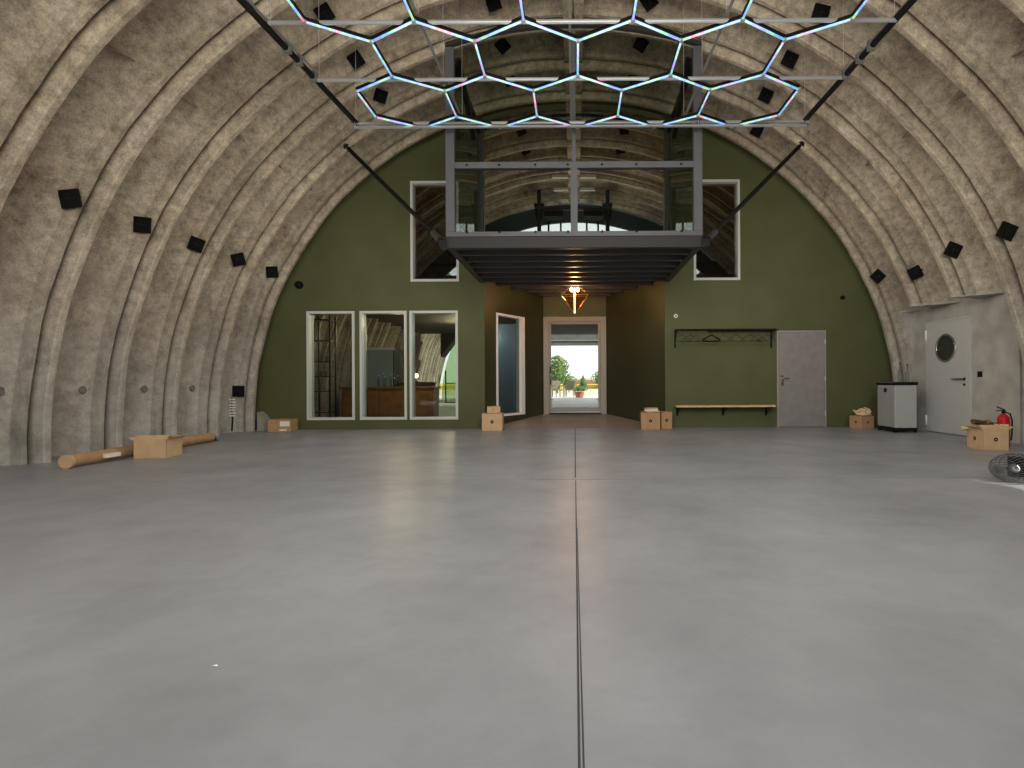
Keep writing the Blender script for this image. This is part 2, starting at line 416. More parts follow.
# vestibule side walls
def slab_wall(name, A, E, z0, z1, thick, m, hole=None):
    """vertical wall from A to E in plan, optional hole (s0,s1,z0,z1) along its length"""
    A, E = Vector(A), Vector(E); L = (E-A).length; d = (E-A)/L; n = Vector((-d.y, d.x))
    mt = Matrix(((d.x, n.x, 0, A.x), (d.y, n.y, 0, A.y), (0, 0, 1, 0), (0, 0, 0, 1)))
    bm = B()
    if hole:
        s0, s1, h0, h1 = hole
        box(bm, 0, s0, 0, thick, z0, z1, mt); box(bm, s1, L, 0, thick, z0, z1, mt)
        box(bm, s0, s1, 0, thick, z0, h0, mt); box(bm, s0, s1, 0, thick, h1, z1, mt)
    else: box(bm, 0, L, 0, thick, z0, z1, mt)
    return S_(name, bm, m), mt, L
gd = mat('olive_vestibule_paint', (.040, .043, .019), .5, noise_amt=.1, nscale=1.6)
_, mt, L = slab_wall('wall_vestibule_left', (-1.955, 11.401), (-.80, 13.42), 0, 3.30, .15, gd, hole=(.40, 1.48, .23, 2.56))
t = empty('window_6'); t['kind'] = 'structure'
bm = B(); s0, s1, h0, h1 = .40, 1.48, .23, 2.56
box(bm, s0, s0+.05, -.02, .14, h0, h1, mt); box(bm, s1-.14, s1, -.02, .14, h0, h1, mt); box(bm, s0+.05, s1-.14, -.02, .14, h0, h0+.05, mt); box(bm, s0+.05, s1-.14, -.02, .14, h1-.05, h1, mt)
ob('window_frame', bm, M['bright'], t)
ob('pane', bx(s0+.05, s1-.14, .05, .062, h0+.05, h1-.05, mtx=mt), M['glass_dark'], t)
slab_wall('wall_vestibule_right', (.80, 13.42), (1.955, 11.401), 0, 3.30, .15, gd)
# wall over the glazed door
bm = bx(-.95, .95, 13.42, 13.56, 2.62, 3.35)
S_('wall_vestibule_back', bm, M['green'])
# glazed end door
t = empty('door_1', (0.0, 13.42, .19)); t['kind'] = 'structure'
bm = B(); H = 2.47
box(bm, -.80, -.655, -.06, .12, -.02, H); box(bm, .645, .80, -.06, .12, -.02, H); box(bm, -.655, .645, -.06, .12, H-.13, H)
ob('door_frame', bm, M['frame2'], t, bevel=.006)
bm = B(); box(bm, -.65, -.60, -.03, .03, .06, H-.14); box(bm, .59, .64, -.03, .03, .06, H-.14); box(bm, -.60, .59, -.03, .03, .06, .16); box(bm, -.60, .59, -.03, .03, H-.19, H-.14)
lf = ob('door_leaf', bm, M['frame2'], t, bevel=.004)
ob('pane', bx(-.60, .59, -.006, .006, .16, H-.19), M['glass_lt'], lf)
ob('threshold', bx(-.66, .65, -.10, .10, 0, .035), M['dark'], t)
bm = B(); tube(bm, (-.625, -.07, .75), (-.625, -.07, 1.2), .014); tube(bm, (-.625, -.07, .8), (-.625, -.03, .8), .01); tube(bm, (-.625, -.07, 1.15), (-.625, -.03, 1.15), .01)
ob('door_handle', bm, M['chrome'], lf, smooth=True)

# grey flush door in the green wall
t = empty('door_2', (4.90, YW, 0)); t['kind'] = 'structure'
bm = B(); box(bm, -.53, -.50, -.03, 0, 0, 2.09); box(bm, .50, .53, -.03, 0, 0, 2.09); box(bm, -.50, .50, -.03, 0, 2.06, 2.09)
ob('door_frame', bm, mat('grey_frame', (.30, .28, .27), .5), t)
lf = ob('door_leaf', bx(-.495, .495, -.025, 0, .01, 2.055), M['door'], t, bevel=.004)
bm = B(); box(bm, -.44, -.395, -.035, -.025, .90, 1.12); tube(bm, (-.417, -.03, 1.06), (-.417, -.075, 1.06), .01); tube(bm, (-.417, -.075, 1.06), (-.28, -.075, 1.06), .01)
ob('door_handle', bm, M['chrome'], lf)
bm = B()
for z in (.25, 1.0, 1.8): tube(bm, (.505, -.04, z), (.505, -.04, z+.1), .009)
ob('hinge', bm, M['alu'], t)

# porthole door in the alcove  (faces -X)
t = empty('door_3', (AX, 9.86, 0), R(90)); t['kind'] = 'structure'
# local: x along world +Y, local y -> world -X
def L3(y): return y
W0, W1 = -.62, .50
bm = B()
for (a, b_, c_, d_) in ((W0-.025, W0, 0, 2.135), (W1, W1+.025, 0, 2.135), (W0, W1, 2.10, 2.135)): box(bm, a, b_, 0, .03, c_, d_)
ob('door_frame', bm, M['door2'], t)
# leaf with round hole: ring of quads
bm = B(); cx_, cz_, rh = -.05, 1.60, .245; n = 40
def border(a):
    dx, dz = math.cos(a), math.sin(a)
    tx = ((W1-cx_) if dx > 0 else (cx_-W0))/max(abs(dx), 1e-6); tz = ((2.095-cz_) if dz > 0 else (cz_-.015))/max(abs(dz), 1e-6)
    s = min(tx, tz); return cx_+dx*s, cz_+dz*s
angs = sorted([2*PI*k/n for k in range(n)]+[math.atan2(z-cz_, x-cx_) % (2*PI) for x in (W0, W1) for z in (.015, 2.095)])
ins = []; outs = []
for yy in (.002, .035):
    ins.append([bm.verts.new((cx_+rh*math.cos(a), yy, cz_+rh*math.sin(a))) for a in angs])
    outs.append([bm.verts.new((border(a)[0], yy, border(a)[1])) for a in angs])
for k in range(len(angs)):
    j = (k+1) % len(angs)
    for q in (0, 1): bm.faces.new((ins[q][k], ins[q][j], outs[q][j], outs[q][k]))
    bm.faces.new((ins[0][k], ins[0][j], ins[1][j], ins[1][k])); bm.faces.new((outs[0][k], outs[0][j], outs[1][j], outs[1][k]))
lf = ob('door_leaf', bm, M['door2'], t)
bm = B(); torus(bm, (cx_, .035, cz_), rh+.005, .022, 40, 8, Matrix.Rotation(R(90), 3, 'X'))
ob('porthole_ring', bm, M['chrome'], lf, smooth=True)
bm = B(); tube(bm, (cx_, .008, cz_), (cx_, .016, cz_), rh, 40)
ob('porthole_glass', bm, mat('dark_porthole_glass', (.035, .037, .037), .08), lf)
bm = B(); tube(bm, (W0+.10, .035, 1.02), (W0+.10, .045, 1.02), .028, 16); tube(bm, (W0+.10, .045, 1.02), (W0+.10, .08, 1.02), .010); tube(bm, (W0+.10, .08, 1.02), (W0+.36, .08, 1.02), .011)
tube(bm, (W0+.10, .035, .92), (W0+.10, .047, .92), .024, 16)
ob('door_handle', bm, M['dark'], lf, smooth=True)
bm = B(); tube(bm, (W1-.02, .05, 1.78), (W1-.02, .05, 1.98), .018); tube(bm, (W1-.02, .05, .12), (W1-.02, .05, .32), .018)
ob('hinge', bm, M['bright'], t, smooth=True)
# switch beside that door
sw = tag(ob('light_switch', bx(-.016, 0, -.05, .05, -.05, .05), M['black'], bevel=.004), 'small black square light switch on the alcove wall right of the porthole door', 'switch')
sw.location = (AX, 9.02, 1.10)

# ------------------------------------------------------------------ glass balcony box
BX, BY0, BZ0, BZ1 = 2.06, 8.45, 3.16, 3.42
t = tag(empty('glass_balcony', (0, BY0, BZ0)), 'glazed grey steel box balcony cantilevered from the green wall above the entrance passage', 'balcony')
Ht = lambda x: ZC+math.sqrt(6.52**2-x*x)-BZ0
bl = YW-BY0
bm = B(); box(bm, -BX, BX, 0, .14, 0, .18); box(bm, -BX, -BX+.12, .14, bl, 0, .18); box(bm, BX-.12, BX, .14, bl, 0, .18)
ob('fascia_beam', bm, M['steel2'], t, bevel=.006)
ob('deck', bx(-BX+.12, BX-.12, .14, bl+.0, .16, .22), M['dark'], t)
ob('floor_covering', bx(-BX+.12, BX-.12, .14, bl, .225, .25), M['slab'], t)
# corrugated sheet under the deck
bm = B()
k = 0; x = -BX+.13
vs = []
while x < BX-.13:
    vs.append((x, .155 if k % 4 in (0, 1) else .125)); x += .028 if k % 2 == 0 else .014; k += 1
a = [bm.verts.new((x, .14, z)) for x, z in vs]; b = [bm.verts.new((x, bl+1.95, z)) for x, z in vs]
# outside the box the sheet narrows with the vestibule
for q, (x, z) in zip(b, vs): q.co.x = x*.40
mid = [bm.verts.new((x, bl, z)) for x, z in vs]
for i in range(len(vs)-1):
    bm.faces.new((a[i], a[i+1], mid[i+1], mid[i])); bm.faces.new((mid[i], mid[i+1], b[i+1], b[i]))
deckm = mat('corrugated_steel', (.05, .048, .048), .3, .7)
ob('corrugated_sheet', bm, deckm, t)
jy = [.50, .97, 1.44, 1.91, 2.38, 2.85, 3.32, 3.80, 4.28, 4.72]
for y in jy:
    hw = BX-.13 if y < bl-.05 else (1.93-(y-bl)*.571)
    bm = B(); box(bm, -hw, hw, y-.035, y+.035, .0, .012); box(bm, -hw, hw, y-.004, y+.004, .012, .11); box(bm, -hw, hw, y-.035, y+.035, .11, .122)
    ob('joist', bm, mat('joist_steel', (.075, .072, .074), .42, .4) if y == jy[0] else bpy.data.materials['joist_steel'], t)
# frame
gz = .24
bm = B(); box(bm, -BX, BX, -.02, .10, .18, .26)
ob('bottom_rail', bm, M['steel'], t, bevel=.006)
for s in (-1, 1):
    bm = B(); box(bm, s*BX-(.14 if s > 0 else 0), s*BX+(.14 if s < 0 else 0), -.02, .10, .26, Ht(BX)+.02)
    ob('corner_post', bm, M['steel'], t, bevel=.006)
    bm = B(); box(bm, s*(BX-.03)-.05, s*(BX-.03)+.05, bl-.10, bl-.001, .24, Ht(BX)+.02)
    ob('wall_post', bm, M['steel'], t)
def arc_beam(bm, y0, y1, dz0, dz1, r0=None, n=16, hw=BX):
    lo = []; 
    for k in range(n+1):
        x = -hw+2*hw*k/n; z = Ht(x); lo.append([bm.verts.new((x, y, z+d)) for y, d in ((y0, dz0), (y1, dz0), (y1, dz1), (y0, dz1))])
    for A, D_ in zip(lo, lo[1:]):
        for j in range(4): bm.faces.new((A[j], A[(j+1) % 4], D_[(j+1) % 4], D_[j]))
    bm.faces.new(lo[0]); bm.faces.new(lo[-1][::-1]); return bm
ob('top_beam', arc_beam(B(), -.02, .06, .02, .09), M['steel2'], t)
ob('rear_top_beam', arc_beam(B(), bl-.05, bl-.01, .04, .10, hw=1.95), M['dark'], t)
MZ = 1.28
ob('middle_rail', bx(-BX+.14, BX-.14, -.01, .09, MZ, MZ+.10), M['steel'], t, bevel=.004)
ob('mullion', bx(-.055, .055, -.005, .085, .26, MZ), M['steel'], t)
ob('mullion', bx(-.03, .03, .02, .07, MZ+.10, Ht(0)-.02), M['steel'], t)
for z in (.30, MZ+.05):
    for x in (-1.72, -1.2, -.62, -.1, .45, 1.0, 1.72): ob('bolt', tube(B(), (x, -.027 if z < 1 else -.015, z-.05 if z < 1 else z), (x, -.018 if z < 1 else -.008, z-.05 if z < 1 else z), .02, 10), M['black'], t)
for s in (-1, 1):
    ob('glass_pane', bx(min(s*.055, s*(BX-.14)), max(s*.055, s*(BX-.14)), .04, .052, .26, MZ), M['glass_up'], t)
    bm = B(); pts = [(s*.03, .045, MZ+.10), (s*(BX-.14), .045, MZ+.10)]+[(s*(BX-.14)*(1-k/6)+s*.03*k/6, .045, Ht((BX-.14)*(1-k/6))-.02) for k in range(7)]
    poly_prism(bm, pts, (0, .012, 0)); ob('glass_pane', bm, M['glass_up'], t)
    bm = B(); poly_prism(bm, [(s*(BX-.03), .10, .24), (s*(BX-.03), bl-.1, .24), (s*(BX-.03), bl-.1, Ht(BX)), (s*(BX-.03), .10, Ht(BX))], (.01*s, 0, 0))
    ob('side_pane', bm, M['glass_up'], t)
    ob('side_top_beam', bx(min(s*BX, s*(BX-.08)), max(s*BX, s*(BX-.08)), .10, bl-.1, Ht(BX)-.02, Ht(BX)+.06), M['dark'], t)
    bm = B(); tube(bm, (s*(BX-.17), .2, Ht(BX)-.05), (s*(BX-.17), 1.5, Ht(BX)-.75), .06, 4); ob('knee_brace', bm, M['dark'], t)

# diagonal struts carrying the box
for s, wd in ((-1, 'left'), (1, 'right')):
    p0 = Vector((s*2.10, 8.47, 3.24)); p1 = Vector((s*4.30, 9.97, 5.47))
    so = tag(empty('support_strut', p0), 'black diagonal strut from the glass balcony\'s %s lower corner up to the vault' % wd, 'strut')
    ob('strut_rod', tube(B(), (0, 0, 0), p1-p0, .038, 12), M['black'], so, smooth=True)
    d = (p1-p0).normalized()
    bm = B(); tube(bm, d*.12, d*.34, .052, 12); ob('turnbuckle', bm, M['steel2'], so)
    bm = B(); box(bm, -.07, .07, -.03, .10, -.07, .05); tube(bm, (-.09, .02, 0), (.09, .02, 0), .025); ob('corner_bracket', bm, M['dark'], so)
    bm = B(); e = (p1-p0); tube(bm, e-d*.04, e+d*.05, .075, 12); ob('wall_plate', bm, M['black'], so)
# ------------------------------------------------------------------ pendant
t = tag(empty('pendant_lamp', (0, 11.9, 3.16)), 'brass and amber glass pyramid lamp with glowing bulbs hanging under the glass balcony', 'lamp')
ob('ceiling_plate', bx(-.16, .16, -.06, .06, -.03, 0), M['dark'], t)
for s in (-1, 1): ob('bulb', lathe(B(), [(.005, -.12), (.03, -.10), (.036, -.07), (.025, -.04), (.015, -.03)], 12, Matrix.Translation((s*.07, 0, 0))), M['bulb'], t, smooth=True)
ob('light_tube', tube(B(), (0, 0, -.60), (0, 0, -.04), .014), M['tube'], t, smooth=True)
bm = B(); top_ = [(-.30, -.12, -.20), (.30, -.12, -.20), (.30, .12, -.20), (-.30, .12, -.20)]
v = [bm.verts.new(p) for p in top_]; ap = bm.verts.new((0, 0, -.62))
for i in range(4): bm.faces.new((v[i], v[(i+1) % 4], ap))
ob('pyramid_shade', bm, M['amber'], t)
bm = B()
for i in range(4): tube(bm, top_[i], (0, 0, -.62), .006, 6); tube(bm, top_[i], top_[(i+1) % 4], .006, 6); tube(bm, top_[i], (top_[i][0]*.4, 0, -.02), .003, 5)
ob('brass_edges', bm, mat('brass', (.6, .38, .12), .3, 1), t)

# ------------------------------------------------------------------ lighting rig and hexagon lights
HZ = 1+4.05
t = tag(empty('lighting_rig', (0, 8.21, HZ)), 'suspended rig of black side rails and pale cross bars above the hexagon lights', 'rig')
XL, XR = -3.42, 3.63
def rel(x, y, z=0): return (x, y-8.21, z)
for s, xa, xb in ((-1, XL+.02, XL-.16), (1, XR-.02, XR+.02)):
    bm = B(); tube(bm, rel(xa, 8.30, .02), rel(xb, 4.3, .02), .038, 12)
    sr = ob('side_rail', bm, M['black'], t, smooth=True)
    bm = B(); tube(bm, rel(xa, 7.0, .065), rel(xb, 4.3, .065), .013, 8)
    for y in (7.0, 6.65, 6.4): box(bm, *(xa+(xb-xa)*(8.3-y)/4-.045, xa+(xb-xa)*(8.3-y)/4+.045), y-8.21-.03, y-8.21+.03, -.03, .09)
    ob('cable_clamp', bm, M['rod'], sr)
for y in (8.21, 7.03, 5.91, 4.77):
    bm = B(); tube(bm, rel(XL, y), rel(XR, y), .024, 12)
    if y > 8: box(bm, XL, XR, -.02, .02, -.075, -.045)
    ob('cross_bar', bm, M['alu'], t, smooth=False)
for x in (-1.74, 1.72):
    ob('long_bar', tube(B(), rel(x, 8.21, .05), rel(x, 4.6, .05), .018, 8), M['rod'], t)
bm = B(); tube(bm, rel(-.04, 8.21, .03), rel(-.04, 4.6, .03), .016, 8); ob('long_bar', bm, M['rod'], t)
def vz(x, y):
    return ZC+math.sqrt(7.1**2-x*x)-HZ
for y in (8.21, 7.03, 5.91, 4.77):
    for x in (XL+.02, -1.74, 1.72, XR-.02):
        ob('suspension_wire', tube(B(), rel(x, y, .0), rel(x, y, vz(x, y)), .0035, 5), M['alu'], t)
for y, x in ((8.21, XL+.02), (8.21, XR-.02), (8.21, -1.70), (8.21, 1.88)):
    bm = B(); torus(bm, rel(x, y), .055, .012, 16, 6, Matrix.Rotation(R(90), 3, 'Y')); torus(bm, rel(x+.05, y), .05, .010, 16, 6, Matrix.Rotation(R(70), 3, 'Y'))
    ob('coupler', bm, M['chrome'], t, smooth=True)
# hexagon net
X0, w_ = .055, 1.215
hx = tag(empty('hexagon_light', (X0, 8.28, HZ-.03)), 'rainbow glowing net of hexagonal light tubes hung before the glass balcony', 'light')
rows = dict(A=8.28, B=7.93, C=7.23, D=6.88, E=6.18, F=5.83, G=5.13, H=4.78)
five = [k for k in (-2, -1, 0, 1, 2)]; six = [k+.5 for k in (-3, -2, -1, 0, 1, 2)]
seg = []
for a, b, kind in (('A', 'B', 'z'), ('B', 'C', 'v6'), ('D', 'C', 'z'), ('D', 'E', 'v5'), ('E', 'F', 'z'), ('F', 'G', 'v6'), ('H', 'G', 'z')):
    if kind == 'z':
        for k in five:
            for e in (-.5, .5): seg.append(((k*w_, rows[a]), ((k+e)*w_, rows[b])))
    else:
        for k in (six if kind == 'v6' else five): seg.append(((k*w_, rows[a]), (k*w_, rows[b])))
for (x0, y0), (x1, y1) in seg:
    p = Vector((x0, y0-8.28, -.012)); q = Vector((x1, y1-8.28, -.012)); d = (q-p).normalized()
    lt = ob('light_tube', tube(B(), p+d*.01, q-d*.01, .0135, 8), M['led'], hx, smooth=True)
    n = Vector((-d.y, d.x, 0)); up = Vector((0, 0, 1)); bm = B(); u3 = Vector((0, 0, .014))
    poly_prism(bm, [p+u3+n*.019, q+u3+n*.019, q+u3-n*.019, p+u3-n*.019], (0, 0, .035))
    ob('channel', bm, M['black'], lt)
nodes = {}
for a, b in seg:
    for q in (a, b): nodes[(round(q[0], 3), round(q[1], 3))] = q
for x, y in nodes.values():
    ob('joint', tube(B(), (x, y-8.28, -.03), (x, y-8.28, .005), .024, 10), M['alu'], hx)

# ------------------------------------------------------------------ black square panels on the vault
def panel(name, th_deg, y, rot, label, size=.225, ro=.10):
    u = (D0-y) % P; th = R(th_deg)
    r = ssl(u); dr = (ssl(u-.04)-ssl(u+.04))/.08   # d r / d y
    er = Vector((math.cos(th), 0, math.sin(th))); tt = Vector((-math.sin(th), 0, math.cos(th)))
    nrm = (-er*.14+Vector((0, -1, 0))).normalized(); xx = tt; yy = nrm.cross(xx)
    pos = Vector((0, y, ZC))+er*(r-ro)
    root = empty(name)
    rm = Matrix((xx, yy, nrm)).transposed() @ Matrix.Rotation(R(rot), 3, 'Z')
    root.matrix_world = Matrix.Translation(pos) @ rm.to_4x4()
    h = size/2; bm = B(); box(bm, -h, h, -h, h, 0, .03)
    ob('panel', bm, M['tile'], root, bevel=.006)
    bm = B(); box(bm, -.03, .03, -.03, .03, -.10, 0); ob('bracket', bm, M['black'], root)
    bm = B(); box(bm, -.05, .02, -.015, .0, .0302, .032); box(bm, -.012, 0, -.06, .06, .0302, .032); ob('seam', bm, M['dark'], root)
    tag(root, label, 'acoustic panel', 'black square panels on the vault')
    return root
ordn = ['in the bay touching the green wall', 'in the second bay from the green wall', 'in the third bay from the green wall', 'in the fourth bay from the green wall', 'in the fifth bay from the green wall']
yt = lambda k: D0-.25-P*k
for k, rt in zip(range(5), (30, 40, 5, 22, 35)):
    panel('acoustic_panel', 180-26.6, yt(k)-.03, rt, 'black square panel low on the left vault %s' % ordn[k])
for k, rt in zip(range(5), (20, 2, 40, 40, 10)):
    p_ = panel('acoustic_panel', 25.4 if k != 1 else 24.0, yt(k), rt, ('black square panel low on the right vault %s' % ordn[k] if k != 1 else 'black square panel with a stem below it, low on the right vault above the alcove'))
    if k == 1:
        bm = B(); box(bm, -.012, .012, -.22, -.12, 0, .02); box(bm, -.02, .02, -.24, -.2, 0, .03); 
        p_.rotation_euler.rotate_axis('Z', R(180-2)) if False else None
        ob('stem', bm, M['black'], p_)
for k, rt in zip(range(1, 4), (42, 3, 0)):
    panel('acoustic_panel', 180-59.8, yt(k)-.12, rt, 'black square panel high on the left vault %s' % ordn[k])
for k, rt in zip(range(0, 4), (5, 5, 5, 15)):
    panel('acoustic_panel', 59.8-(2 if k == 0 else 0), yt(k)-.10, rt, 'black square panel high on the right vault %s' % ordn[k])
for k, rt in zip(range(0, 3), (5, 30, 8)):
    panel('acoustic_panel', 100.5, yt(k)-.17, rt, 'black square panel just left of the crown %s' % ordn[k])
    panel('acoustic_panel', 80.0, yt(k)-.17, rt+38, 'black square panel just right of the crown %s' % ordn[k])
for k, rt in ((-1, 5), (-2, 12), (-3, 20)):
    nm = {-1: 'first', -2: 'second', -3: 'third'}[k]
    panel('acoustic_panel', 100.5, yt(k)-.17, rt, 'black square panel behind balcony glass, left of crown, %s bay past green wall' % nm)
    panel('acoustic_panel', 80.0, yt(k)-.17, rt, 'black square panel behind balcony glass, right of crown, %s bay past green wall' % nm)
panel('acoustic_panel', 180-5.5, yt(0)-.03, 4, 'black square panel near the floor on the left vault beside the green wall')
# socket strip at the foot of that bay
t = tag(empty('cable_strip', (-7.05, 10.80, 0.03)), 'black vertical cable with white connectors at the foot of the left vault', 'cable')
bm = B(); path(bm, [(0, 0, 0), (.01, .01, .25), (-.01, -.01, .45), (0, 0, .68)], .016); ob('cable', bm, M['black'], t, smooth=True)
for k in range(7):
    z = .30+k*.055; ob('connector', bx(-.02, .05, -.05+.02*(k % 2), .03+.02*(k % 2), z, z+.03), M['bright'], t)
# small pits in the left bays
for k in range(1, 5):
    y = D0-.34-P*k; r = ssl(.34)
    bm = B(); z = .92; th = math.asin((z-ZC)/r); c = Vector((-r*math.cos(th)+.03, y, z))
    torus(bm, c, .045, .014, 16, 6, Matrix.Rotation(R(90), 3, 'Y')); tube(bm, c+Vector((-.03, 0, 0)), c+Vector((.004, 0, 0)), .036, 16)
    tag(ob('wall_plug', bm, mat('stained_plug', (.16, .15, .13), .9) if k == 1 else bpy.data.materials['stained_plug']), 'round stained plug in the left vault, %s bay from the green wall' % ['', 'second', 'third', 'fourth', 'fifth'][k], 'plug', 'round plugs along the left vault')
# kick block at the foot of left vault
bm = B(); poly_prism(bm, [(-6.72, 11.36, 0), (-6.35, 11.36, 0), (-6.72, 11.36, .4)], (0, -.25, 0))
S_('trim_3', bm, M['concrete'])

# ------------------------------------------------------------------ things on the green wall
def dome(x, z, r, label):
    t = tag(empty('wall_sensor', (x, YW, z)), label, 'sensor')
    ob('mount', tube(B(), (0, 0, 0), (0, -.03, 0), r, 20), M['black'], t)
    ob('dome', lathe(B(), [(r*.95, 0), (r*.9, r*.35), (r*.6, r*.7), (r*.05, r*.85)], 20, Matrix.Translation((0, -.03, 0)) @ Matrix.Rotation(R(90), 4, 'X')), M['black'], t, smooth=True)
dome(-5.96, 3.13, .085, 'round black speaker on the green wall above and left of the three windows')
dome(5.80, 2.80, .045, 'small round black sensor on the green wall above right of the grey door')
t = tag(empty('wall_socket', (2.19, YW, 2.42)), 'small round white socket on the green wall above the coat rack', 'socket')
ob('face_plate', tube(B(), (0, 0, 0), (0, -.018, 0), .042, 20), M['bright'], t); ob('insert', tube(B(), (0, -.018, 0), (0, -.022, 0), .02, 16), M['black'], t)

# coat rack
t = tag(empty('coat_rack', (3.25, YW, 2.08)), 'long black coat rack with a wire shelf on the green wall above the bench', 'coat rack')
bm = B(); tube(bm, (-1.08, -.26, .0), (1.06, -.26, .0), .008, 8); ob('rail', bm, M['black'], t)
bm = B(); box(bm, -.38, 1.04, -.06, -.03, -.006, .016); ob('back_bar', bm, M['black'], t)
bm = B()
for k in range(5): tube(bm, (-1.08, -.05-.05*k, .03), (1.06, -.05-.05*k, .03), .0035, 6)
for k in range(15): tube(bm, (-1.05+k*.15, -.02, .03), (-1.05+k*.15, -.26, .03), .0035, 6)
ob('wire_shelf', bm, M['dark'], t)
for x in (-1.08, 1.0):
    bm = B(); box(bm, x-.014, x+.014, -.022, 0, -.36, .05); box(bm, x-.010, x+.010, -.27, -.01, -.005, .018); tube(bm, (x, -.24, 0), (x, -.015, -.20), .009, 6)
    ob('bracket', bm, M['black'], t)
def hanger_bm(r=.0035):
    bm = B(); path(bm, [(0, 0, -.10), (-.10, 0, -.15), (-.19, 0, -.205), (-.19, 0, -.225), (0, 0, -.235), (.19, 0, -.225), (.19, 0, -.205), (.10, 0, -.15), (0, 0, -.10)], r, 6)
    bar = bm
    return bar
def hook_bm(r=.003):
    bm = B(); path(bm, [(0, 0, -.10), (0, 0, -.05), (.022, 0, -.028), (.020, 0, -.004), (0, 0, .012), (-.018, 0, .0)], r, 6); return bm
hang = [(-.98, 25), (-.80, -20), (-.66, 15), (-.36, 0), (-.10, -25), (.17, 10), (.46, -15), (.64, 20), (.82, 5)]
for i, (x, rz) in enumerate(hang):
    big = (i == 3)
    places = ['first from the left end', 'second from the left end', 'third from the left end', '', 'just right of the thick black one', 'near the middle', 'third from the right end', 'second from the right end', 'last before the grey door']
    hg = tag(empty('coat_hanger', (3.25+x, YW-.26, 2.08), R(rz)), 'thick black coat hanger on the rack above the bench' if big else 'thin wire coat hanger on the black rack, %s' % places[i], 'hanger', 'coat hangers on the rack')
    ob('arms', hanger_bm(.014 if big else .005), M['black'] if big else M['dark'], hg, smooth=True); ob('hook', hook_bm(.005 if big else .003), M['dark'], hg, smooth=True)
# bench
t = tag(empty('wall_bench', (3.25, YW, 0)), 'narrow pale pine wall bench on black brackets under the coat rack', 'bench')
ob('seat_board', bx(-1.10, 1.03, -.17, -.02, .455, .49), M['pine'], t, bevel=.004)
ob('front_board', bx(-1.12, .96, -.36, -.20, .455, .49), M['pine'], t, bevel=.004)
for x in (-1.04, -.05, .88):
    bm = B(); box(bm, x-.018, x+.018, -.35, -.0, .43, .454); box(bm, x-.018, x+.018, -.025, 0, .26, .44); tube(bm, (x, -.24, .43), (x, -.02, .29), .01, 6)
    ob('bracket', bm, M['black'], t)
ob('knot_block', bx(.42, .46, -.12, -.08, .49, .515), M['bark'], t)

# ------------------------------------------------------------------ cardboard boxes
def carton(loc, rz, w, d, h, label, m='card', open_=True, logo=True, lab=False, cat='box'):
    t = tag(empty('cardboard_box', loc, rz), label, cat)
    bm = B(); th = .006
    box(bm, -w/2, w/2, -d/2, -d/2+th, 0, h); box(bm, -w/2, w/2, d/2-th, d/2, 0, h); box(bm, -w/2, -w/2+th, -d/2, d/2, 0, h); box(bm, w/2-th, w/2, -d/2, d/2, 0, h); box(bm, -w/2, w/2, -d/2, d/2, 0, th)
    if not open_: box(bm, -w/2, w/2, -d/2, d/2, h-th, h)
    ob('carton', bm, M[m], t)
    if open_:
        for s in (-1, 1):
            fl = .45*d; a = R(18 if s > 0 else 35); b = B(); mt = Matrix.Translation((0, s*d/2, h)) @ Matrix.Rotation(-s*a, 4, 'X')
            box(b, -w/2, w/2, min(0, -s*fl*.6), max(0, -s*fl*.6), -.003, .004, mt); ob('flap', b, M[m], t)
            b = B(); mt = Matrix.Translation((s*w/2, 0, h)) @ Matrix.Rotation(s*R(-30), 4, 'Y')
            box(b, min(0, s*.07), max(0, s*.07), -d/2, d/2, -.003, .004, mt); ob('flap', b, M[m], t)
    else:
        ob('tape', bx(-.025, .025, -d/2-.001, d/2+.001, h, h+.0015), M['pine'], t)
    if logo:
        for mt in (Matrix.Translation((0, -d/2-.001, h*.52)), Matrix.Translation((w/2+.001, 0, h*.52)) @ Matrix.Rotation(R(90), 4, 'Z'), Matrix.Translation((-w/2-.001, 0, h*.52)) @ Matrix.Rotation(R(-90), 4, 'Z')):
            b = B(); rr = h*.095
            vs = [b.verts.new(mt @ Vector((rr*math.cos(2*PI*k/18), 0, rr*math.sin(2*PI*k/18)))) for k in range(18)]; b.faces.new(vs)
            em = ob('round_emblem', b, M['black'], t)
            b = B(); mt2 = mt @ Matrix.Translation((0, -.001, 0)) @ Matrix.Rotation(R(90), 4, 'X'); torus(b, (0, 0, 0), 0, 0, 3, 3) if False else None
            lathe(b, [(rr*.3, 0), (rr*.3, .0006)], 14, mt2); ob('emblem_centre', b, M['card2'], em)
    if lab:
        b = bx(w*.02, w*.42, -d/2-.002, -d/2-.0005, h*.45, h*.85); box(b, w*.0, w*.3, -d/2-.002, -d/2-.0005, h*.1, h*.22)
        ob('address_label', b, M['paper'], t)
    return t
# left wall box in front of the tube
carton((-5.72, 7.22, 0), R(8), .40, .36, .25, 'open cardboard box leaning in front of the long cardboard tube at the left vault', 'card2', logo=False)
# box beside green wall left
carton((-6.10, 10.98, 0), R(8), .46, .36, .26, 'closed cardboard box with white labels in the left corner of the green wall', 'card', open_=False, logo=False, lab=True)
# vestibule left
carton((-1.72, 11.02, 0), R(2), .42, .34, .36, 'cardboard box with a round emblem left of the entrance passage', 'card2', open_=False)
carton((-1.70, 11.00, .363), R(6), .27, .22, .14, 'small cardboard box on top of the carton left of the entrance passage', 'card2', open_=False, logo=True)
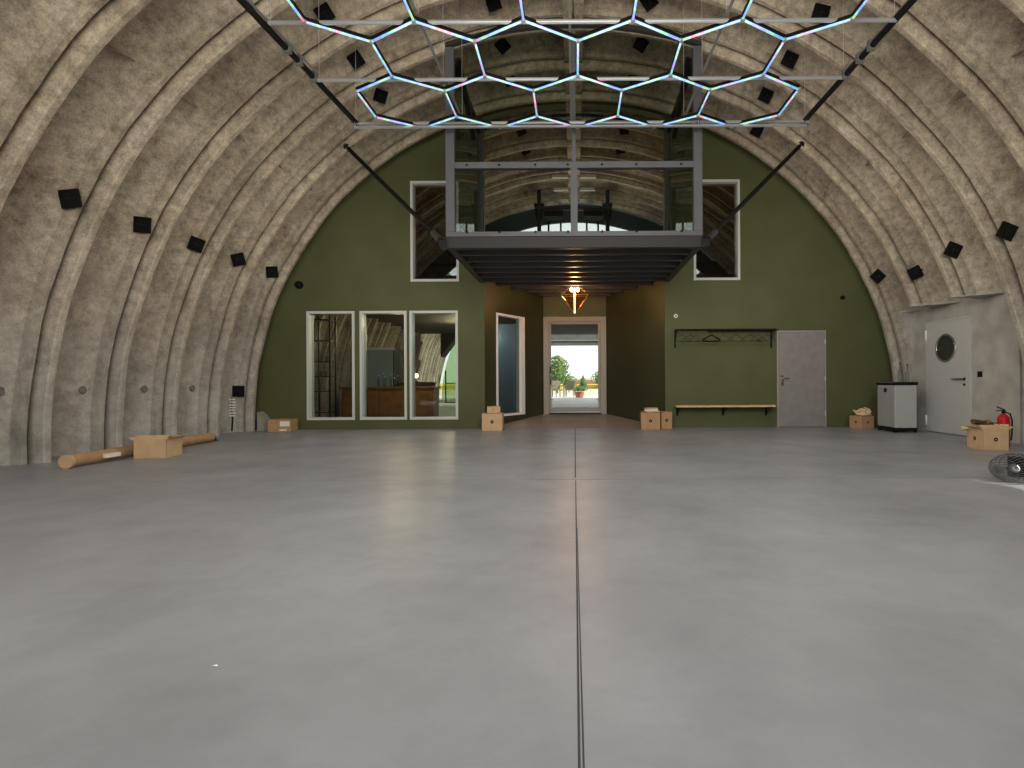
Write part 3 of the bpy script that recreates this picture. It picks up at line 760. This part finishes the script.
# vestibule right
carton((1.57, 11.05, 0), R(-3), .40, .32, .36, 'front cardboard box with an emblem right of the entrance passage', 'card', open_=False)
carton((1.90, 11.20, 0), R(10), .24, .28, .36, 'cardboard box tucked behind the front carton right of the entrance passage', 'card', open_=False, logo=True)
for i in range(3):
    b = bx(-.15+.01*i, .15-.02*i, -.12, .12, 0, .028); p_ = tag(ob('paper_pad', b, M['paper'] if i == 1 else M['card2']), ['lowest kraft folder on the carton right of the entrance passage', 'middle white paper pad on the carton right of the entrance passage', 'topmost kraft pad on the carton right of the entrance passage'][i], 'paper', 'paper stack on the right carton')
    p_.location = (1.60, 11.05, .364+.03*i); p_.rotation_euler = (0, 0, R([5, -4, 8][i]))
# right back box + crumpled paper
def crumple(loc, sx, sy, sz, label, m='kraft', seed=0):
    bm = B(); bmesh.ops.create_icosphere(bm, subdivisions=3, radius=1)
    for v in bm.verts:
        n = noise.noise(v.co*1.7+Vector((seed, 0, 0)))*.45+noise.noise(v.co*5+Vector((seed, 2, 0)))*.18
        v.co = Vector((v.co.x*sx*(1+n), v.co.y*sy*(1+n), max(0, (v.co.z+.6)*sz*(1+n))))
    o = tag(ob('packing_paper', bm, M[m]), label, 'paper'); o.location = loc
    return o
carton((5.99, 11.0, 0), R(20), .32, .32, .27, 'cardboard box with packing paper beside the grey cabinet in the right corner', 'card', open_=False)
crumple((6.01, 11.0, .273), .18, .14, .09, 'crumpled kraft packing paper on the carton beside the grey cabinet', seed=3)
# large box near right door
carton((5.97, 7.62, 0), R(-6), .34, .36, .30, 'large open cardboard box full of firewood beside the red fire extinguisher', 'card2')
def log(loc, ln, r, ry, rz, label, m='bark'):
    bm = B(); n = 9
    prof = [(r*(1+.12*math.sin(3*k)), ) for k in range(n)]
    a = [bm.verts.new((-ln/2, prof[k][0]*math.cos(2*PI*k/n), prof[k][0]*.8*math.sin(2*PI*k/n))) for k in range(n)]
    b = [bm.verts.new((ln/2, prof[k][0]*.92*math.cos(2*PI*k/n), prof[k][0]*.75*math.sin(2*PI*k/n))) for k in range(n)]
    for k in range(n): bm.faces.new((a[k], a[(k+1) % n], b[(k+1) % n], b[k]))
    bm.faces.new(a[::-1]); bm.faces.new(b)
    o = tag(ob('firewood_log', bm, M[m]), label, 'log', 'firewood in the open box'); o.location = loc; o.rotation_euler = (0, R(ry), R(rz)); return o
log((5.94, 7.64, .375), .40, .045, 8, 12, 'dark split log lying topmost on the open carton')
log((6.07, 7.70, .36), .30, .04, 14, 40, 'brown split log on the right side of the open carton', 'wood')
log((5.86, 7.74, .31), .30, .04, -10, -30, 'pale split log at the left side of the open carton', 'pine')
log((6.12, 7.62, .33), .22, .035, 20, -50, 'short pale log end sticking from the right of the open carton', 'pine')

# long cardboard tube on the floor at left
A_ = Vector((-6.02, 6.22, .085)); E_ = Vector((-6.28, 9.05, .085))
t = tag(empty('cardboard_tube', A_), 'long brown cardboard tube lying along the foot of the left vault', 'tube')
dv = E_-A_; ob('tube_shell', tube(B(), (0, 0, 0), dv, .075, 24, cap=False), M['card'], t, smooth=True)
d = dv.normalized()
ob('end_cap', tube(B(), d*-.012, d*.03, .082, 24), M['card2'], t, smooth=False)
ob('end_cap', tube(B(), dv-d*.03, dv+d*.012, .079, 24), M['card'], t)
bm = B(); tube(bm, d*.32, d*.33, .077, 24)
ob('paper_label', bx(.02, .075, .45, .66, -.02, .03), M['paper'], t)
kk = tag(empty('door_stop', (-6.40, 9.22, 0)), 'small black block on the floor at the far end of the long cardboard tube', 'block')
ob('body', bx(-.06, .08, -.06, .06, 0, .09), M['black'], kk, bevel=.02); ob('foot_plate', bx(-.08, .10, -.08, .08, 0, .012), M['dark'], kk)

# grey cabinet
t = tag(empty('storage_cabinet', (6.33, 10.35, 0), R(-90)), 'grey plastic storage cabinet with black top and base beside the alcove', 'cabinet')
w, d, h = .58, .41, .97
ob('body', bx(-w/2, w/2, -d/2, d/2, .09, h-.06), M['cabinet'], t, bevel=.008)
ob('top', bx(-w/2-.02, w/2+.02, -d/2-.02, d/2+.02, h-.06, h), M['black'], t, bevel=.012)
bm = bx(-w/2-.01, w/2+.01, -d/2-.01, d/2+.01, .03, .09); 
ob('base', bm, M['black'], t, bevel=.008)
for sx in (-1, 1):
    for sy in (-1, 1): ob('foot', bx(sx*w/2-.04*(sx > 0)-.0, sx*w/2+.04*(sx < 0), sy*d/2-.04*(sy > 0), sy*d/2+.04*(sy < 0), 0, .03), M['black'], t)
# doors on the long side facing the hall's axis
for s in (-1, 1):
    dd = ob('door', bx(min(.004*s, s*(w/2-.01)), max(.004*s, s*(w/2-.01)), -d/2-.014, -d/2, .10, h-.10), mat('cabinet_door_grey', (.29, .30, .29), .5) if s < 0 else bpy.data.materials['cabinet_door_grey'], t, bevel=.004)
    ob('handle', bx(s*.02-.012, s*.02+.012, -d/2-.03, -d/2-.014, h-.20, h-.12), M['black'], dd)
ob('lid_lip', bx(-w/2+.04, w/2-.04, -d/2-.04, -d/2-.02, h-.02, h+.004), M['steel'], t, bevel=.005)
for x, y, hh, lb in ((6.44, 10.42, .36, 'taller clear glass bottle on the grey cabinet, farther from the porthole door'), (6.47, 10.24, .32, 'clear glass bottle on the black top of the grey cabinet nearest the porthole door')):
    tt_ = tag(empty('glass_bottle', (x, y, .972)), lb, 'bottle')
    ob('bottle_body', lathe(B(), [(.035, 0), (.04, .01), (.042, hh*.55), (.02, hh*.75), (.016, hh)], 16), M['bottle'], tt_, smooth=True)
    ob('cork', lathe(B(), [(.014, hh-.01), (.015, hh+.02)], 12), M['black'], tt_)

# extinguisher
t = tag(empty('fire_extinguisher', (6.40, 7.86, 0)), 'red fire extinguisher standing on the floor behind the open firewood box', 'extinguisher')
ob('cylinder', lathe(B(), [(.06, 0), (.078, .01), (.08, .03), (.08, .40), (.074, .44), (.05, .475), (.025, .49), (.022, .50)], 24), M['red'], t, smooth=True)
ob('valve', lathe(B(), [(.022, .495), (.024, .53), (.015, .54)], 12), M['black'], t)
bm = B(); box(bm, -.10, .03, -.012, .012, .535, .548); tube(bm, (.02, 0, .55), (-.10, 0, .60), .009); ob('lever', bm, M['black'], t)
bm = B(); path(bm, [(.02, 0, .52), (.08, -.02, .50), (.105, -.03, .40), (.10, -.03, .2), (.09, -.03, .10)], .010); ob('hose', bm, M['black'], t, smooth=True)
bm = B(); n = 10
a = [bm.verts.new((.0808*math.cos(R(200+k*9)), .0808*math.sin(R(200+k*9)), .17)) for k in range(n)]; b = [bm.verts.new((q.co.x, q.co.y, .34)) for q in a]
for k in range(n-1): bm.faces.new((a[k], a[k+1], b[k+1], b[k]))
ob('instruction_label', bm, M['paper'], t)

# wire cage lamp lying on the floor at the right edge
t = tag(empty('wire_cage_lamp', (4.30, 5.14, .14), R(20)), 'round black wire cage lamp with shiny bulbs lying on the floor at the right edge', 'lamp')
bm = B(); sx = Vector((.25, .19, .14))
def ell(pts): return [Vector((p[0]*sx.x, p[1]*sx.y, p[2]*sx.z)) for p in pts]
for k in range(16):
    a = PI*k/16; 
    loop = [(math.cos(q), math.sin(q)*math.cos(a), math.sin(q)*math.sin(a)) for q in [2*PI*i/28 for i in range(29)]]
    path(bm, ell(loop), .0028, 5)
for k in range(1, 12):
    x = math.cos(PI*k/12); rr = math.sin(PI*k/12)
    path(bm, ell([(x, rr*math.cos(q), rr*math.sin(q)) for q in [2*PI*i/28 for i in range(29)]]), .0022, 5)
ob('wire_cage', bm, M['steel'], t, smooth=True)
for i, x in enumerate((-.03, .13)):
    bm = B(); lathe(bm, [(.008, -.07), (.03, -.055), (.042, -.02), (.042, .01), (.028, .045), (.014, .06), (.014, .09)], 16, Matrix.Translation((x, -.02, 0)) @ Matrix.Rotation(R(100), 4, 'Y'))
    ob('bulb', bm, M['chrome'], t, smooth=True)
bm = B(); tube(bm, (-.12, 0, 0), (.25, 0, 0), .018, 12); box(bm, .05, .09, -.10, .10, -.10, .10); ob('bulb_holder', bm, M['black'], t)
tag(ob('black_strap', bx(4.32, 4.7, 4.92, 4.95, .001, .010), M['black']), 'short black strip lying on the sunlit floor beside the wire cage lamp', 'strap')

# white scrap on floor
for i, (x, y) in enumerate([(-1.87, 1.87), (-2.02, 2.02), (-1.75, 2.02)][:1]):
    cpm = B(); vs = [cpm.verts.new(v) for v in ((-.012, 0, .001), (.0, -.008, .006), (.014, 0, .001), (.002, .01, .003))]; cpm.faces.new(vs)
    p_ = tag(ob('paper_scrap', cpm, M['bright']), 'tiny white paper scrap lying on the grey floor in the left foreground', 'scrap'); p_.location = (-1.28, 1.86, 0)

# ------------------------------------------------------------------ back of the house
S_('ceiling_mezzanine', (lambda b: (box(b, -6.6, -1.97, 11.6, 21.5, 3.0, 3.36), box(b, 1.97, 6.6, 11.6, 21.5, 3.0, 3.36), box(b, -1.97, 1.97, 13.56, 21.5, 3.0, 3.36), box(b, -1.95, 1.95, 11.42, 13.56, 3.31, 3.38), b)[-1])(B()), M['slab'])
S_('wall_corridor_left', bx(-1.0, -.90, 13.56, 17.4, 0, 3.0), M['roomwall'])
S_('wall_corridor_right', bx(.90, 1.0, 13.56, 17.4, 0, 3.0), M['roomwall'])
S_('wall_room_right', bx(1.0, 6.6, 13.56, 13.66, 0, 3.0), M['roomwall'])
# front wall just behind the camera: dark arch band, posts, glazing above a wide open gate
def end_arch(name, y0, y1, r0, r1, m, extra=None):
    bm = B(); ring = []; n = 48
    for k in range(n+1):
        a = PI*k/n
        ring.append([bm.verts.new((rr*math.cos(a), y, ZC+rr*math.sin(a))) for rr, y in ((r0, y0), (r1, y0), (r1, y1), (r0, y1))])
    for A, D_ in zip(ring, ring[1:]):
        for j in range(4): bm.faces.new((A[j], A[(j+1) % 4], D_[(j+1) % 4], D_[j]))
    if extra: extra(bm)
    return S_(name, bm, m)
darkwall = mat('dark_gable', (.03, .038, .04), .5)
end_arch('wall_front', YF-.15, YF-.02, 6.2, 7.5, darkwall, lambda b: (box(b, -6.3, -2.6, YF-.13, YF-.03, 0, 3.3), box(b, 2.6, 6.3, YF-.13, YF-.03, 0, 3.3)))  # lower side panels added out of view to cut daylight on the near floor
t = empty('window_7', (0, YF-.1, 0)); t['kind'] = 'structure'
bm = B()
for x in (-1.25, 1.15): box(bm, x-.08, x+.08, -.06, .1, 3.3, 6.3)
for x in (-.86, .8): box(bm, x-.03, x+.03, -.02, .08, 3.3, 6.3)
for x in (-3.6, 3.6): box(bm, x-.04, x+.04, -.02, .08, 3.3, 5.3)
box(bm, -5.2, 5.2, .0, .08, 3.2, 3.34); box(bm, -1.25, 1.15, -.02, .08, 5.85, 5.92); box(bm, -1.25, 1.15, -.05, .1, 6.15, 6.4); box(bm, -.04, .04, -.02, .06, 3.3, 6.3)
ob('window_frame', bm, M['black'], t)
# far end of the rear rooms: glazing under a grey header
YE = 26.0

S_('wall_far_header', bx(-1.6, 1.6, YE-.02, YE+.1, 2.80, 4.3), mat('header_grey', (.16, .185, .17), .5, noise_amt=.3, nscale=3))
bm = B(); box(bm, -1.6, 1.6, YE-.06, YE-.02, 3.02, 3.07); box(bm, -1.6, 1.6, YE-.06, YE-.02, 3.42, 3.5); box(bm, -1.6, 1.6, YE-.06, YE-.02, 3.70, 3.74); S_('trim_4', bm, M['frame2'])
t = empty('window_8', (0, YE, 0)); t['kind'] = 'structure'
bm = B()
for x in (-6.4, -5.2, -4.0, -2.8, -1.6, 1.6, 2.8, 4.0, 5.2, 6.4): box(bm, x-.025, x+.025, .0, .08, 0, 4.3 if abs(x) < 5 else (3.6 if abs(x) < 6 else 1.6))
for z in (.0, .95, 2.15, 3.4): box(bm, -6.4 if z < 1.6 else -5.8, -1.6, .0, .08, z, z+.045); box(bm, 1.6, 6.4 if z < 1.6 else 5.8, .0, .08, z, z+.045)
ob('window_frame', bm, M['black'], t)
gg = glass_mat('greenish_glass', (.62, .72, .55), 1.3)
for s_ in (-1, 1):
    bm = B(); vs = [(s_*1.6, .05, 0.03)]+[(s_*6.6*math.cos(R(a)), .05, ZC+6.6*math.sin(R(a))) for a in range(0, 77, 4)]
    poly_prism(bm, vs, (0, .01, 0)); ob('pane', bm, gg, t)
# gable of the upper room, open to the sky through its glazing
YG = D0+6*P+.02
def gable_extra(b):
    pass
bm = B(); ring = []
for k in range(41):
    a = R(27)+R(126)*k/40
    ring.append([bm.verts.new((rr*math.cos(a), y, ZC+rr*math.sin(a))) for rr, y in ((6.18, YG), (7.5, YG), (7.5, YG+.12), (6.18, YG+.12))])
for A, D_ in zip(ring, ring[1:]):
    for j in range(4): bm.faces.new((A[j], A[(j+1) % 4], D_[(j+1) % 4], D_[j]))
S_('wall_upper_end', bm, darkwall)
t = empty('window_9', (0, YG, 0)); t['kind'] = 'structure'
bm = B()
for x in (-.86, -.45, .42, .8): box(bm, x-.03, x+.03, -.02, .08, 3.36, 6.35)
for x in (-3.6, 3.6): box(bm, x-.04, x+.04, -.02, .08, 3.36, 5.2)
box(bm, -5.3, 5.3, .0, .08, 4.9, 4.98); box(bm, -1.2, 1.1, -.02, .08, 5.98, 6.03); box(bm, -.04, .04, -.02, .06, 3.36, 6.4)
ob('window_frame', bm, M['black'], t)
bm = B(); vs = [(6.3*math.cos(R(30+120*k/32)), .05, ZC+6.3*math.sin(R(30+120*k/32))) for k in range(33)]; poly_prism(bm, vs, (0, .01, 0)); ob('pane', bm, M['glass_lt'], t)
for x, sd in ((-1.07, 'left'), (1.02, 'right')):
    t = tag(empty('steel_post', (x, 16.1, 3.36)), 'dark steel post up to the vault behind the balcony glass, %s of the crown joint' % sd, 'post')
    ob('shaft', bx(-.06, .06, -.06, .06, 0, 3.5), M['dark'], t); ob('head_bracket', poly_prism(B(), [(-.16, -.04, 3.1), (.16, -.04, 3.1), (.08, -.04, 2.55), (-.08, -.04, 2.55)], (0, .08, 0)), M['black'], t)
t = tag(empty('cross_beam', (-.02, 16.1, 6.28)), 'dark beam with a duct between the two posts behind the balcony glass', 'beam')
ob('beam', bx(-.98, .98, -.05, .05, -.02, .08), M['dark'], t); ob('duct', bx(-.9, -.32, .06, .5, -.18, .12), M['black'], t); ob('duct', bx(.32, .9, .06, .5, -.18, .12), M['black'], t)
bm = B(); poly_prism(bm, [(-5.45, 21.35, 2.05), (-4.55, 21.35, 3.25), (-5.45, 21.35, 3.25)], (0, .8, 0)); S_('trim_5', bm, M['slab'])
# blocks beside the crown beam near the far end (pale duct brackets)
for i, y in enumerate((14.9, 15.9, 16.9)):
    for s in (-1, 1):
        oo = tag(ob('ceiling_bracket', bx(min(s*.18, s*.62), max(s*.18, s*.62), y-.05, y+.05, 6.78, 6.86), M['roofm']), 'pale bracket under the crown past the green wall, %s side, %s of three' % ('right' if s > 0 else 'left', ('nearest', 'middle', 'farthest')[i]), 'bracket', 'pale brackets under the crown')
# bar room things
t = tag(empty('bar_counter', (-5.05, 14.3, 0)), 'long brown wooden bar counter in the room behind the three windows', 'counter')
ob('counter_top', bx(-1.35, 1.25, -.05, .6, .84, .90), M['wood'], t, bevel=.006)
ob('counter_front', bx(-1.3, 1.2, .0, .55, .06, .84), M['wood'], t)
ob('plinth', bx(-1.25, 1.15, .05, .5, 0, .06), M['dark'], t)
for k in range(5): ob('front_panel', bx(-1.25+k*.49, -.82+k*.49, -.02, 0, .12, .76), M['wood'], t, bevel=.01)
for i, (x, hh, mm) in enumerate([(-5.42, .30, 'bottle'), (-5.30, .34, 'bottle'), (-5.22, .26, 'bottle'), (-5.10, .30, 'bottle'), (-4.98, .22, 'bottle'), (-4.90, .28, 'bottle')]):
    tt_ = tag(empty('bar_bottle', (x, 14.5+.06*(i % 2), .905)), ('leftmost', 'second', 'third', 'fourth', 'fifth', 'rightmost')[i]+' clear bottle of the row on the wooden counter behind the middle window', 'bottle', 'bottles on the bar counter')
    ob('bottle_body', lathe(B(), [(.03, 0), (.036, .01), (.036, hh*.6), (.014, hh*.78), (.013, hh)], 12), M['bottle'], tt_, smooth=True)
    ob('bottle_cap', lathe(B(), [(.014, hh), (.014, hh+.02)], 10), M['bright'], tt_)
t = tag(empty('shelf_tower', (-6.0, 12.6, 0)), 'tall dark steel shelf tower with glasses behind the leftmost lower window', 'shelf')
bm = B()
for x in (-.2, .2):
    for y in (-.15, .15): box(bm, x-.015, x+.015, y-.015, y+.015, 0, 2.6)
ob('uprights', bm, M['dark'], t)
for z in (.3, .8, 1.15, 1.5, 2.0, 2.5): ob('shelf', bx(-.2, .2, -.15, .15, z, z+.02), M['dark'], t)
for i, (x, z) in enumerate([(-.08, 1.17), (.05, 1.17), (-.05, 1.52), (.08, 1.52), (.0, .82)]):
    tag(ob('drinking_glass', lathe(B(), [(.03, 0), (.033, .01), (.04, .12), (.036, .12), (.03, .015)], 14, Matrix.Translation((-6.0+x, 12.55, z))), M['bottle']), 'clear drinking glass on the dark shelf tower, '+['middle shelf left', 'middle shelf right', 'upper shelf left', 'upper shelf right', 'lower shelf'][i], 'glass', 'glasses on the shelf tower')
t = tag(empty('fridge', (-5.85, 16.0, 0)), 'dark glass fronted fridge with pale trim standing behind the bar counter', 'fridge')
ob('body', bx(-.45, .45, -.3, .3, 0, 2.05), M['black'], t, bevel=.01); ob('door', bx(-.42, .42, -.33, -.3, .1, 1.98), M['blueglow'], t); ob('trim', bx(-.47, .47, -.34, -.3, 1.98, 2.06), M['white'], t)
t = tag(empty('side_cabinet', (-4.85, 16.4, 0)), 'dark low cabinet with a small lamp behind the right lower window', 'cabinet')
ob('body', bx(-.5, .45, -.25, .25, 0, 1.0), M['bark'], t, bevel=.01); ob('top', bx(-.52, .47, -.27, .27, 1.0, 1.03), M['wood'], t)
t = tag(empty('table_lamp', (-4.95, 16.4, 1.03)), 'small glowing table lamp on the dark low cabinet', 'lamp')
ob('base', lathe(B(), [(.05, 0), (.05, .02), (.012, .03), (.012, .12)], 14), M['dark'], t); ob('globe', lathe(B(), [(.02, .12), (.06, .15), (.07, .19), (.05, .24), (.01, .26)], 14), mat('lamp_globe', (1, .9, .7), .4, emit=(1, .8, .5), estr=8), t, smooth=True)
t = tag(empty('steel_column', (-5.35, 13.3, 0)), 'dark steel column standing behind the middle lower window', 'column')
ob('shaft', bx(-.07, .07, -.07, .07, 0, 3.0), M['dark'], t); ob('base_plate', bx(-.13, .13, -.13, .13, 0, .02), M['dark'], t)
tag(ob('room_divider', bx(-2.9, -1.25, 14.4, 14.45, 0, 2.6), M['blueglow']), 'dark blue grey screen behind the passage window', 'screen')

# ------------------------------------------------------------------ outdoors
S_('ground_terrace', bx(-9, 9, 26.2, 34, -.1, .16), M['terrace'])
S_('ground_yard', bx(-80, 80, 34, 70, -.2, .08), M['yard'])
S_('ground_field', bx(-120, 120, 70, 260, -.2, .6), M['field'])
S_('ground_front', bx(-30, 30, -30, YF, -.2, -.01), M['terrace'])
S_('ground_side', bx(7.6, 30, YF, 26.2, -.2, -.01), M['terrace']); S_('ground_side_left', bx(-30, -7.6, YF, 26.2, -.2, -.01), M['terrace'])
def tree(x, y, h, rad, label, m='leaf', conical=False, seed=1, z0=.08):
    rnd = random.Random(seed); t = tag(empty('tree', (x, y, z0)), label, 'tree', 'trees beyond the terrace')
    ob('trunk', tube(B(), (0, 0, 0), (0, 0, h*.6), h*.03, 8, h*.012), M['trunk'], t)
    bm = B()
    for k in range(900):
        zz = rnd.random(); rr = (rad*(1-zz)*1.05 if conical else rad*math.sqrt(max(0.02, 1-(2*zz-1)**2)))*(.55+.45*rnd.random()); a = rnd.random()*2*PI
        lump = 1+.35*noise.noise(Vector((math.cos(a)*2, math.sin(a)*2, zz*4+seed)))
        c = Vector((rr*lump*math.cos(a), rr*lump*math.sin(a), h*(.15 if conical else .22)+zz*h*(.85 if conical else .78)))
        s = h*.035*(.6+rnd.random()); u = Vector((rnd.uniform(-1, 1), rnd.uniform(-1, 1), rnd.uniform(-1, 1))).normalized(); v = u.orthogonal().normalized()
        bm.faces.new([bm.verts.new(c+u*s), bm.verts.new(c+v*s*.6), bm.verts.new(c-u*s), bm.verts.new(c-v*s*.6)])
    bmesh.ops.create_icosphere(bm, subdivisions=2, radius=1, matrix=Matrix.Translation((0, 0, h*.55)) @ Matrix.Diagonal((rad*.62, rad*.62, h*.34, 1)))
    ob('crown', bm, M[m], t)
tree(-1.5, 44, 3.1, 1.1, 'tallest leafy tree beyond the terrace at the left of the glazed door', seed=1)
tree(-2.6, 47, 2.4, .9, 'bushy pale tree at the left edge of the view through the glazed door', seed=2)
tree(-.55, 48, 1.5, .9, 'low round shrub right of the tallest tree', seed=3)
tree(.95, 62, 1.7, .6, 'slim conifer in the middle distance through the glazed door', 'leaf2', True, seed=4)
tree(3.6, 69, 2.4, 1.6, 'wide bush at the right edge of the view through the glazed door', seed=5)
# terrace furniture
def patio_chair(x, y, rz, label):
    t = tag(empty('patio_chair', (x, y, .16), R(rz)), label, 'chair', 'chairs on the terrace')
    ob('seat', bx(-.26, .26, -.26, .26, .36, .44), M['rattan'], t, bevel=.01); ob('backrest', bx(-.26, .26, .22, .28, .44, .92), M['rattan'], t, bevel=.01)
    for s in (-1, 1): ob('armrest', bx(s*.26-.03, s*.26+.03, -.24, .24, .60, .64), M['rattan'], t)
    for a in (-1, 1):
        for b in (-1, 1): ob('leg', bx(a*.24-.02, a*.24+.02, b*.22-.02, b*.22+.02, 0, .6 if b < 0 else .36), M['rattan'], t)
patio_chair(-.95, 29.5, 30, 'rattan patio chair nearest the left side of the glazed door')
patio_chair(-.30, 30.5, -10, 'rattan patio chair in the middle of the terrace')
t = tag(empty('flower_planter', (.25, 28.4, .16)), 'terracotta planter with a bushy plant on the terrace', 'planter')
ob('pot', lathe(B(), [(.16, 0), (.22, .02), (.26, .32), (.23, .32), (.2, .27)], 16), M['pot'], t)
bm = B(); rnd = random.Random(4)
for k in range(260):
    c = Vector((rnd.gauss(0, .18), rnd.gauss(0, .14), .36+abs(rnd.gauss(0, .10)))); u = Vector((rnd.uniform(-1, 1), rnd.uniform(-1, 1), rnd.uniform(-.5, 1))).normalized()*.06; v = u.orthogonal().normalized()*.03
    bm.faces.new([bm.verts.new(c+u), bm.verts.new(c+v), bm.verts.new(c-u), bm.verts.new(c-v)])
ob('foliage', bm, M['leaf'], t)
# far hangar
t = tag(empty('far_hangar', (1.3, 90, .6)), 'small pale arched hangar on the horizon beyond the terrace', 'building')
bm = B(); pts = [(3.2*math.cos(PI*k/16), 0, 1.05*math.sin(PI*k/16)) for k in range(17)]; poly_prism(bm, pts, (0, 6, 0)); ob('shell', bm, M['roofm'], t)
bm = B(); pts = [(2.5*math.cos(PI*k/16), -.02, .8*math.sin(PI*k/16)) for k in range(17)]; poly_prism(bm, pts, (0, .02, 0)); ob('opening', bm, mat('hangar_opening', (.25, .16, .08), .8), t)

# ------------------------------------------------------------------ light
def area(name, loc, rot, sx, sy, pw, col=(1, 1, 1)):
    l = bpy.data.lights.new(name, 'AREA'); l.shape = 'RECTANGLE'; l.size = sx; l.size_y = sy; l.energy = pw; l.color = col
    o = bpy.data.objects.new(name, l); C.objects.link(o); o.location = loc; o.rotation_euler = rot; return o
def pt(name, loc, pw, col, r=.05):
    l = bpy.data.lights.new(name, 'POINT'); l.energy = pw; l.color = col; l.shadow_soft_size = r
    o = bpy.data.objects.new(name, l); C.objects.link(o); o.location = loc; return o
po = area('portal', (0, YF-.2, 3.3), (R(90), 0, 0), 13, 6.6, 1); po.data.cycles.is_portal = True
def soft(name, loc, pw, col, r):
    o = pt(name, loc, pw, col, r); o.visible_glossy = False; return o
al = area('front_wash', (0, -.3, 4.3), (R(96), 0, 0), 8, 2.6, 600, (1, .95, .86)); al.visible_glossy = False  # added fill from behind the camera, no real fixture
soft('hall_fill_middle', (0, 5.6, 3.2), 130, (1, .93, .82), .9)  # added fill light for vault and floor, no fixture here
soft('hall_fill_left', (-3.6, 8.6, 3.0), 85, (1, .93, .82), .6); soft('hall_fill_right', (3.6, 8.6, 3.0), 85, (1, .93, .82), .6)  # pair of added fill lights to lift the far floor and vault
pt('pendant_glow', (0, 11.75, 3.02), 40, (1, .5, .17), .05)
pt('upper_room_left', (-2.7, 12.6, 4.6), 14, (1, .5, .17), .08); pt('upper_room_right', (2.7, 12.6, 4.6), 14, (1, .5, .17), .08)
soft('upper_room_fill', (0, 15.5, 4.6), 170, (1, .95, .86), .5)  # added fill to brighten the vault behind the balcony glass
pt('passage_room_fill', (-2.3, 13.3, 2.3), 50, (.75, .88, 1), .1); pt('bar_room_fill', (-4.4, 13.1, 2.5), 60, (1, .76, .5), .12); pt('bar_room_fill_rear', (-3.8, 17.2, 2.5), 110, (1, .8, .55), .15)  # unseen fill lights added to brighten the rooms behind the windows
sun = bpy.data.lights.new('sun', 'SUN'); sun.energy = 7; sun.angle = R(.6); sun.color = (1, .95, .86)
so = bpy.data.objects.new('sun', sun); C.objects.link(so)
dirv = Vector((-1, .33, -.70)).normalized(); so.rotation_euler = dirv.to_track_quat('-Z', 'Y').to_euler(); so.location = (20, -5, 14)
w = bpy.data.worlds.new('sky'); S.world = w; w.use_nodes = True
nt = w.node_tree; bg = nt.nodes['Background']
sk = nt.nodes.new('ShaderNodeTexSky'); sk.sky_type = 'HOSEK_WILKIE'; sk.turbidity = 5; sk.ground_albedo = .4
sk.sun_direction = (-dirv).normalized()
mx = nt.nodes.new('ShaderNodeMix'); mx.data_type = 'RGBA'; mx.inputs[0].default_value = .55; nt.links.new(sk.outputs[0], mx.inputs[6]); mx.inputs[7].default_value = (.95, .97, 1, 1)
nt.links.new(mx.outputs[2], bg.inputs[0]); bg.inputs[1].default_value = 2.5

# ------------------------------------------------------------------ camera
cam = bpy.data.cameras.new('camera'); co = bpy.data.objects.new('camera', cam); C.objects.link(co); S.camera = co
cam.sensor_width = 36; cam.lens = 526/1024*36; cam.shift_x = -63/1024; cam.shift_y = -2/1024; cam.clip_start = .05; cam.clip_end = 600
co.location = (0, 0, 1.0); co.rotation_euler = (R(90), R(.28), 0)
S.view_settings.view_transform = 'Standard'; S.view_settings.look = 'None'; S.view_settings.exposure = 0
